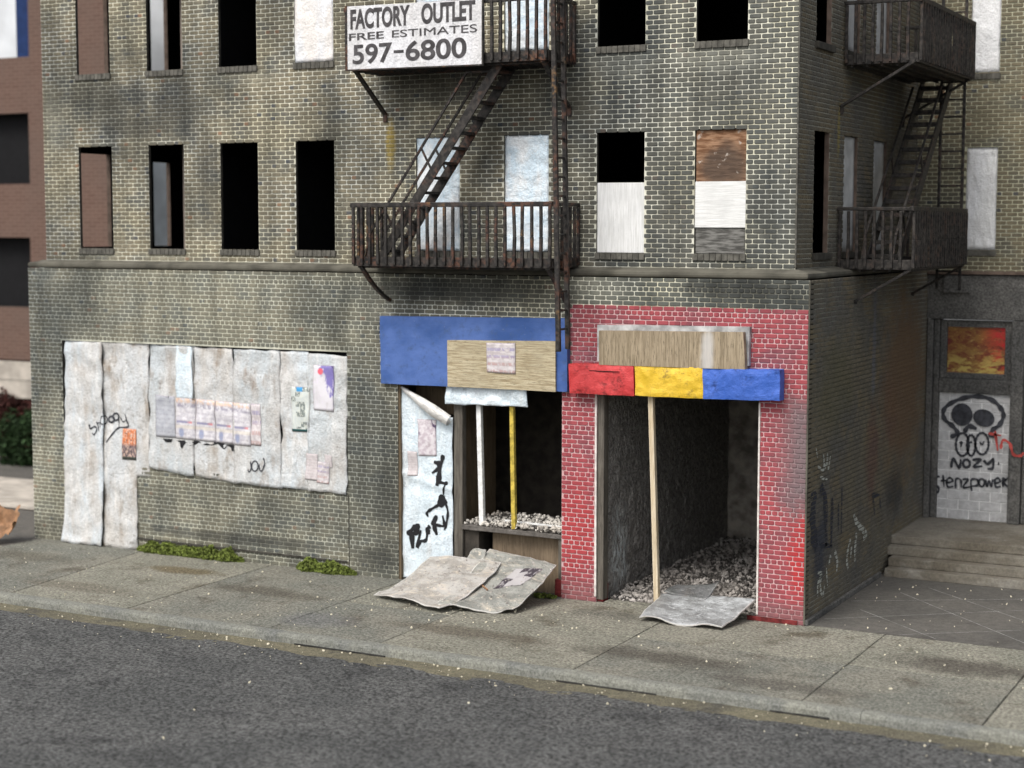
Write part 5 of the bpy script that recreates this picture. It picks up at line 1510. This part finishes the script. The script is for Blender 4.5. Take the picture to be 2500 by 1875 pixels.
F1 = thing('fire_escape', 'rusty iron fire escape on the front with two balconies, stairs and a long ladder', 'fire escape', (-5.5, -.5, 5.5), group='iron fire escapes')
platform(tf, F1, -7.42, -3.69, 1.0, 5.5, 6.52)
platform(tf, F1, -7.5, -3.77, 1.0, 8.77, 9.76)
bracket(tf, F1, -7.38, 1.0, 8.76, 0, 8.08)
bracket(tf, F1, -3.86, 1.0, 8.76, 0, 8.08)
bracket(tf, F1, -7.3, 1.0, 5.49, .22, 4.88, bent=True)
bracket(tf, F1, -3.76, 1.0, 5.49, .22, 4.88, foot=.05)
stairs(tf, F1, -4.72, 8.77, -6.98, 5.62, .82, .34, 13, -.52, tw=.085, tt=.022)
vladder(tf, F1, -3.5, -3.5, 1.12, .78, 4.18, 11.4, top=(-.15, 0))

IR[0] = M['iron_dark']
F2 = thing('fire_escape', 'sooty iron fire escape on the side wall above the courtyard', 'fire escape', (.8, 4, 5.5), group='iron fire escapes')
platform(ts, F2, 2.1, 5.85, 1.25, 5.47, 6.46)
platform(ts, F2, 2.3, 6.1, 1.25, 8.8, 9.8)
bracket(ts, F2, 2.15, 1.25, 8.8, 0, 8.12)
bracket(ts, F2, 2.14, 1.25, 5.46, .3, 4.94, foot=.04)
bracket(ts, F2, 5.8, 1.25, 5.46, .3, 4.94, foot=.04)
bracket(ts, F2, 6.0, 1.25, 8.8, 0, 8.12)
stairs(ts, F2, 6.2, 8.78, 2.75, 5.55, .34, .85, 14, -.62, sw_=.22, tw=.13, tt=.035)
vladder(lambda a, d, z: (a, d, z), F2, 1.14, .72, 6.0, 6.0, 5.0, 11.4, step=.31, w_=.05)

# lettered sign hung on the upper balcony
SG = thing('factory_sign', 'white lettered sign reading FACTORY OUTLET hung on the upper balcony', 'sign', (-6.2, -1.05, 8.75))
quadbox('sign_board', [(-7.455, 9.79), (-4.9, 9.76), (-4.905, 8.735), (-7.455, 8.755)], -1.075, -1.048, M['signwhite'], SG, .004)
for p in ([(-7.5, 9.8), (-7.456, 9.8), (-7.456, 8.74), (-7.5, 8.74)], [(-4.899, 9.77), (-4.87, 9.77), (-4.875, 8.72), (-4.904, 8.72)]):
    quadbox('sign_frame', p, -1.085, -1.045, M['iron'], SG, .004)
quadbox('sign_frame', [(-7.5, 8.754), (-4.875, 8.734), (-4.875, 8.71), (-7.5, 8.732)], -1.085, -1.045, M['iron'], SG, .003)
YS = -1.078
lettering('lettering', 'FACTORY', -7.39, -6.24, (9.405, 9.42), (9.735, 9.75), YS, M['ink'], SG, .035)
lettering('lettering', 'OUTLET', -6.02, -5.02, (9.42, 9.435), (9.75, 9.755), YS, M['ink'], SG, .035)
lettering('lettering', 'FREE', -7.42, -6.74, (9.225, 9.235), (9.34, 9.352), YS, M['ink'], SG, .012)
lettering('lettering', 'ESTIMATES', -6.58, -4.99, (9.237, 9.245), (9.354, 9.372), YS, M['ink'], SG, .0)
lettering('lettering', '597', -7.35, -6.58, (8.83, 8.84), (9.155, 9.165), YS, M['ink'], SG, .02)
quadbox('lettering', [(-6.55, 9.03), (-6.36, 9.03), (-6.36, 8.985), (-6.55, 8.985)], -1.082, -1.078, M['ink'], SG, 0)
lettering('lettering', '6800', -6.32, -5.18, (8.845, 8.85), (9.17, 9.18), YS, M['ink'], SG, .02)

# ------------------------------------------------------------------ moss, debris, leaf
def clump(name, x0, x1, y, n, seed, label, h=.2):
    r = random.Random(seed)
    V, F = [], []
    for _ in range(n):
        u = r.random()
        x = x0 + (x1 - x0) * u
        env = (math.sin(math.pi * min(1, max(0, u))) ** .35) * (.45 + .75 * abs(mn.noise(Vector((x * 2.2, seed, 0)))) + .35 * abs(mn.noise(Vector((x * 7, seed, 0)))))
        rr_ = math.sqrt(r.random())
        a = r.random() * math.pi
        z = h * env * rr_ * math.sin(a)
        yy = y - .3 * env * abs(rr_ * math.cos(a)) - .02
        c = Vector((x + .04 * mn.noise(Vector((x * 9, z * 9, 1))), yy, z + .01))
        s = r.uniform(.012, .03)
        d1 = Vector((r.uniform(-1, 1), r.uniform(-1, 1), r.uniform(-1, 1))).normalized() * s
        d2 = d1.cross(Vector((r.uniform(-1, 1), r.uniform(-1, 1), r.uniform(-1, 1)))).normalized() * s * .8
        k = len(V)
        V += [c - d1, c + d2, c + d1 + Vector((0, 0, s * .4)), c - d2]
        F.append((k, k + 1, k + 2, k + 3))
    o = add(name, V, F, M['moss'])
    return tag(o, label, 'moss', 'moss along the foot of the wall')
clump('moss_clump', -12.82, -10.35, -.23, 9000, 3, 'long clump of bright green moss right of the tall white sheet', .36)
clump('moss_clump', -9.15, -7.9, -.23, 5000, 8, 'shorter clump of bright green moss at the foot of the wall near the doorway', .3)
clump('moss_clump', -4.35, -3.95, -.2, 500, 12, 'tiny tuft of moss beside the foot of the red pier', .07)
stones('pavement_chips', 230, lambda r: (r.uniform(-17, 6.5), r.uniform(-4.15, -.25), .006), lambda r: .007 + .02 * r.random() ** 3, M['chip'], seed=5, label='cream chips scattered over the pavement', cat='debris')
stones('sheet_chips', 90, lambda r: (r.uniform(-7.2, -3.2), r.uniform(-2.7, -.9), .008), lambda r: .008 + .02 * r.random() ** 2, M['chip'], seed=6, label='cream chips around the fallen sheets', cat='debris')
stones('gutter_debris', 240, lambda r: (r.uniform(-16, 8), -4.45 - .9 * r.random() ** 1.6, RZ + .004), lambda r: .006 + .018 * r.random() ** 2, M['chip'], seed=7, label='cream grit along the gutter', cat='debris')
stones('road_chips', 9, lambda r: (r.uniform(-12, 5), r.uniform(-11, -5.6), RZ + .01), lambda r: .01 + .012 * r.random(), M['chip'], seed=8, label='stray cream chips on the road', cat='debris')
stones('courtyard_chips', 60, lambda r: (r.uniform(.45, 5), r.uniform(-.1, 3.9), .012), lambda r: .008 + .018 * r.random() ** 2, M['chip'], seed=10, label='pale chips on the dark courtyard paving', cat='debris')

def dryleaf():
    V, F = [], []
    nr, na = 14, 72
    for i in range(nr + 1):
        for k in range(na):
            a = 2 * math.pi * k / na
            lobe = .62 + .3 * abs(math.cos(2.5 * a)) ** 1.5 + .1 * math.sin(11 * a) * (i / nr)
            rr_ = .62 * lobe * i / nr
            x, y = rr_ * math.cos(a), rr_ * math.sin(a) * .85
            z = 1.25 * (y * y) * (1 + .5 * math.sin(a)) + .35 * x * x + .12 * mn.noise(Vector((x * 3.5, y * 3.5, 4))) + .04 * math.cos(5 * a) * i / nr
            V.append(Vector((x, y, z)))
    for i in range(nr):
        for k in range(na):
            F.append((i * na + k, i * na + (k + 1) % na, (i + 1) * na + (k + 1) % na, (i + 1) * na + k))
    n0 = len(V)
    R_ = Matrix.Rotation(math.radians(-24), 3, 'Y') @ Matrix.Rotation(math.radians(48), 3, 'X') @ Matrix.Rotation(.6, 3, 'Z')
    V = [R_ @ v for v in V]
    mz = min(v.z for v in V)
    V = [Vector((v.x * .85 - 15.7, v.y * .85 - .72, (v.z - mz) * .78)) for v in V]
    o = add('dry_leaf', V, F, M['leaf_dry'], smooth=True)
    return tag(o, 'large curled dry brown leaf lying left of the building corner', 'leaf')
dryleaf()

# ------------------------------------------------------------------ background on the left
LB = thing('brown_brick_building', 'brown brick building behind the left corner with black window openings', 'building', (-25, 10, 0))
wl = Wall((0, 9, 0), (1, 0, 0), (0, -1, 0), -31, -21.4, 2.55, 16, [(-27.2, -24.17, 7.28, 9.15), (-27.2, -24.22, 3.98, 5.85), (-27.2, -24.1, 10.62, 12.6), (-27.2, -24.3, -2, 2.0)], depth=.25)
wl.base('brick_wall', [M['brown'], M['brown']], LB, M['reveal'])
box('side_wall', -21.39, -21.2, 9.0, 9.5, -.2, 16, M['brown'], LB)
box('corner_strip', -21.4, -21.18, 8.9, 8.99, -.2, 16, M['farwarm'], LB)
box('shade_black_interior', -31, -21.4, 9.4, 9.5, -.2, 16, M['black'], LB)
box('ground_floor_wall', -31, -21.4, 9.1, 9.3, -.2, 2.54, M['bush_red'], LB)
LB.location = LB.location
quadbox('white_panel', R(-31, -24.2, 1.5, 2.5), 9.02, 9.09, M['farpave'], LB, .01)
quadbox('white_blind', R(-27.2, -24.62, 10.62, 12.6), 9.1, 9.14, M['farwhite'], LB, .0)
quadbox('navy_blind', R(-24.61, -24.11, 10.62, 12.6), 9.1, 9.14, M['navy'], LB, .0)
GBd = thing('grey_rear_building', 'plain grey wall seen through the end windows of the corner building', 'building', (-20, 14, 0))
box('wall', -27, -16.5, 13.5, 13.9, -.2, 9.4, M['fargrey'], GBd)
box('upper_wall', -27, -16.5, 13.55, 13.9, 9.42, 18, M['farwhite'], GBd)
box('drainpipe', -20.9, -20.75, 13.3, 13.45, 0, 14, M['pipe'], GBd)
o = box('left_yard', -60, -15.4, -1.1, 60, -.06, -.02, M['court'], kind='structure')
o = box('left_pavement', -40, -17.2, 2.2, 5.2, .004, .07, M['farpave'], None, .01, kind='structure')
def bush(name, c, rad, n, mat, label, seed):
    r = random.Random(seed); V, F = [], []
    for _ in range(n):
        d = Vector((r.gauss(0, 1), r.gauss(0, 1), r.gauss(0, 1))).normalized()
        q = .55 + .45 * r.random()
        l = 1 + .35 * mn.noise(d * 2.3 + Vector((seed, 0, 0)))
        p = Vector((c[0] + d.x * rad[0] * q * l, c[1] + d.y * rad[1] * q * l, max(.02, c[2] + d.z * rad[2] * q * l)))
        s = r.uniform(.04, .09)
        a = Vector((r.uniform(-1, 1), r.uniform(-1, 1), r.uniform(-1, 1))).normalized() * s
        b_ = a.cross(Vector((r.random(), r.random(), 1))).normalized() * s * .6
        k = len(V); V += [p - a, p + b_, p + a, p - b_]; F.append((k, k + 1, k + 2, k + 3))
    root = thing(name, label, 'bush', (c[0], c[1], 0))
    add('foliage', V, F, mat, root)
    b = MB(); b.bar((c[0], c[1], 0), (c[0] + .1, c[1], c[2]), .08, .08); b.build('stem', M['timber_brown'], root)
bush('green_bush', (-23.0, 7.6, .55), (1.3, .6, .9), 5000, M['bush_green'], 'dark green bush in front of the brown brick building', 1)
bush('red_bush', (-24.3, 7.9, 1.0), (.9, .5, .75), 3500, M['bush_red'], 'dark red leaved bush beside the green bush at the left edge', 2)
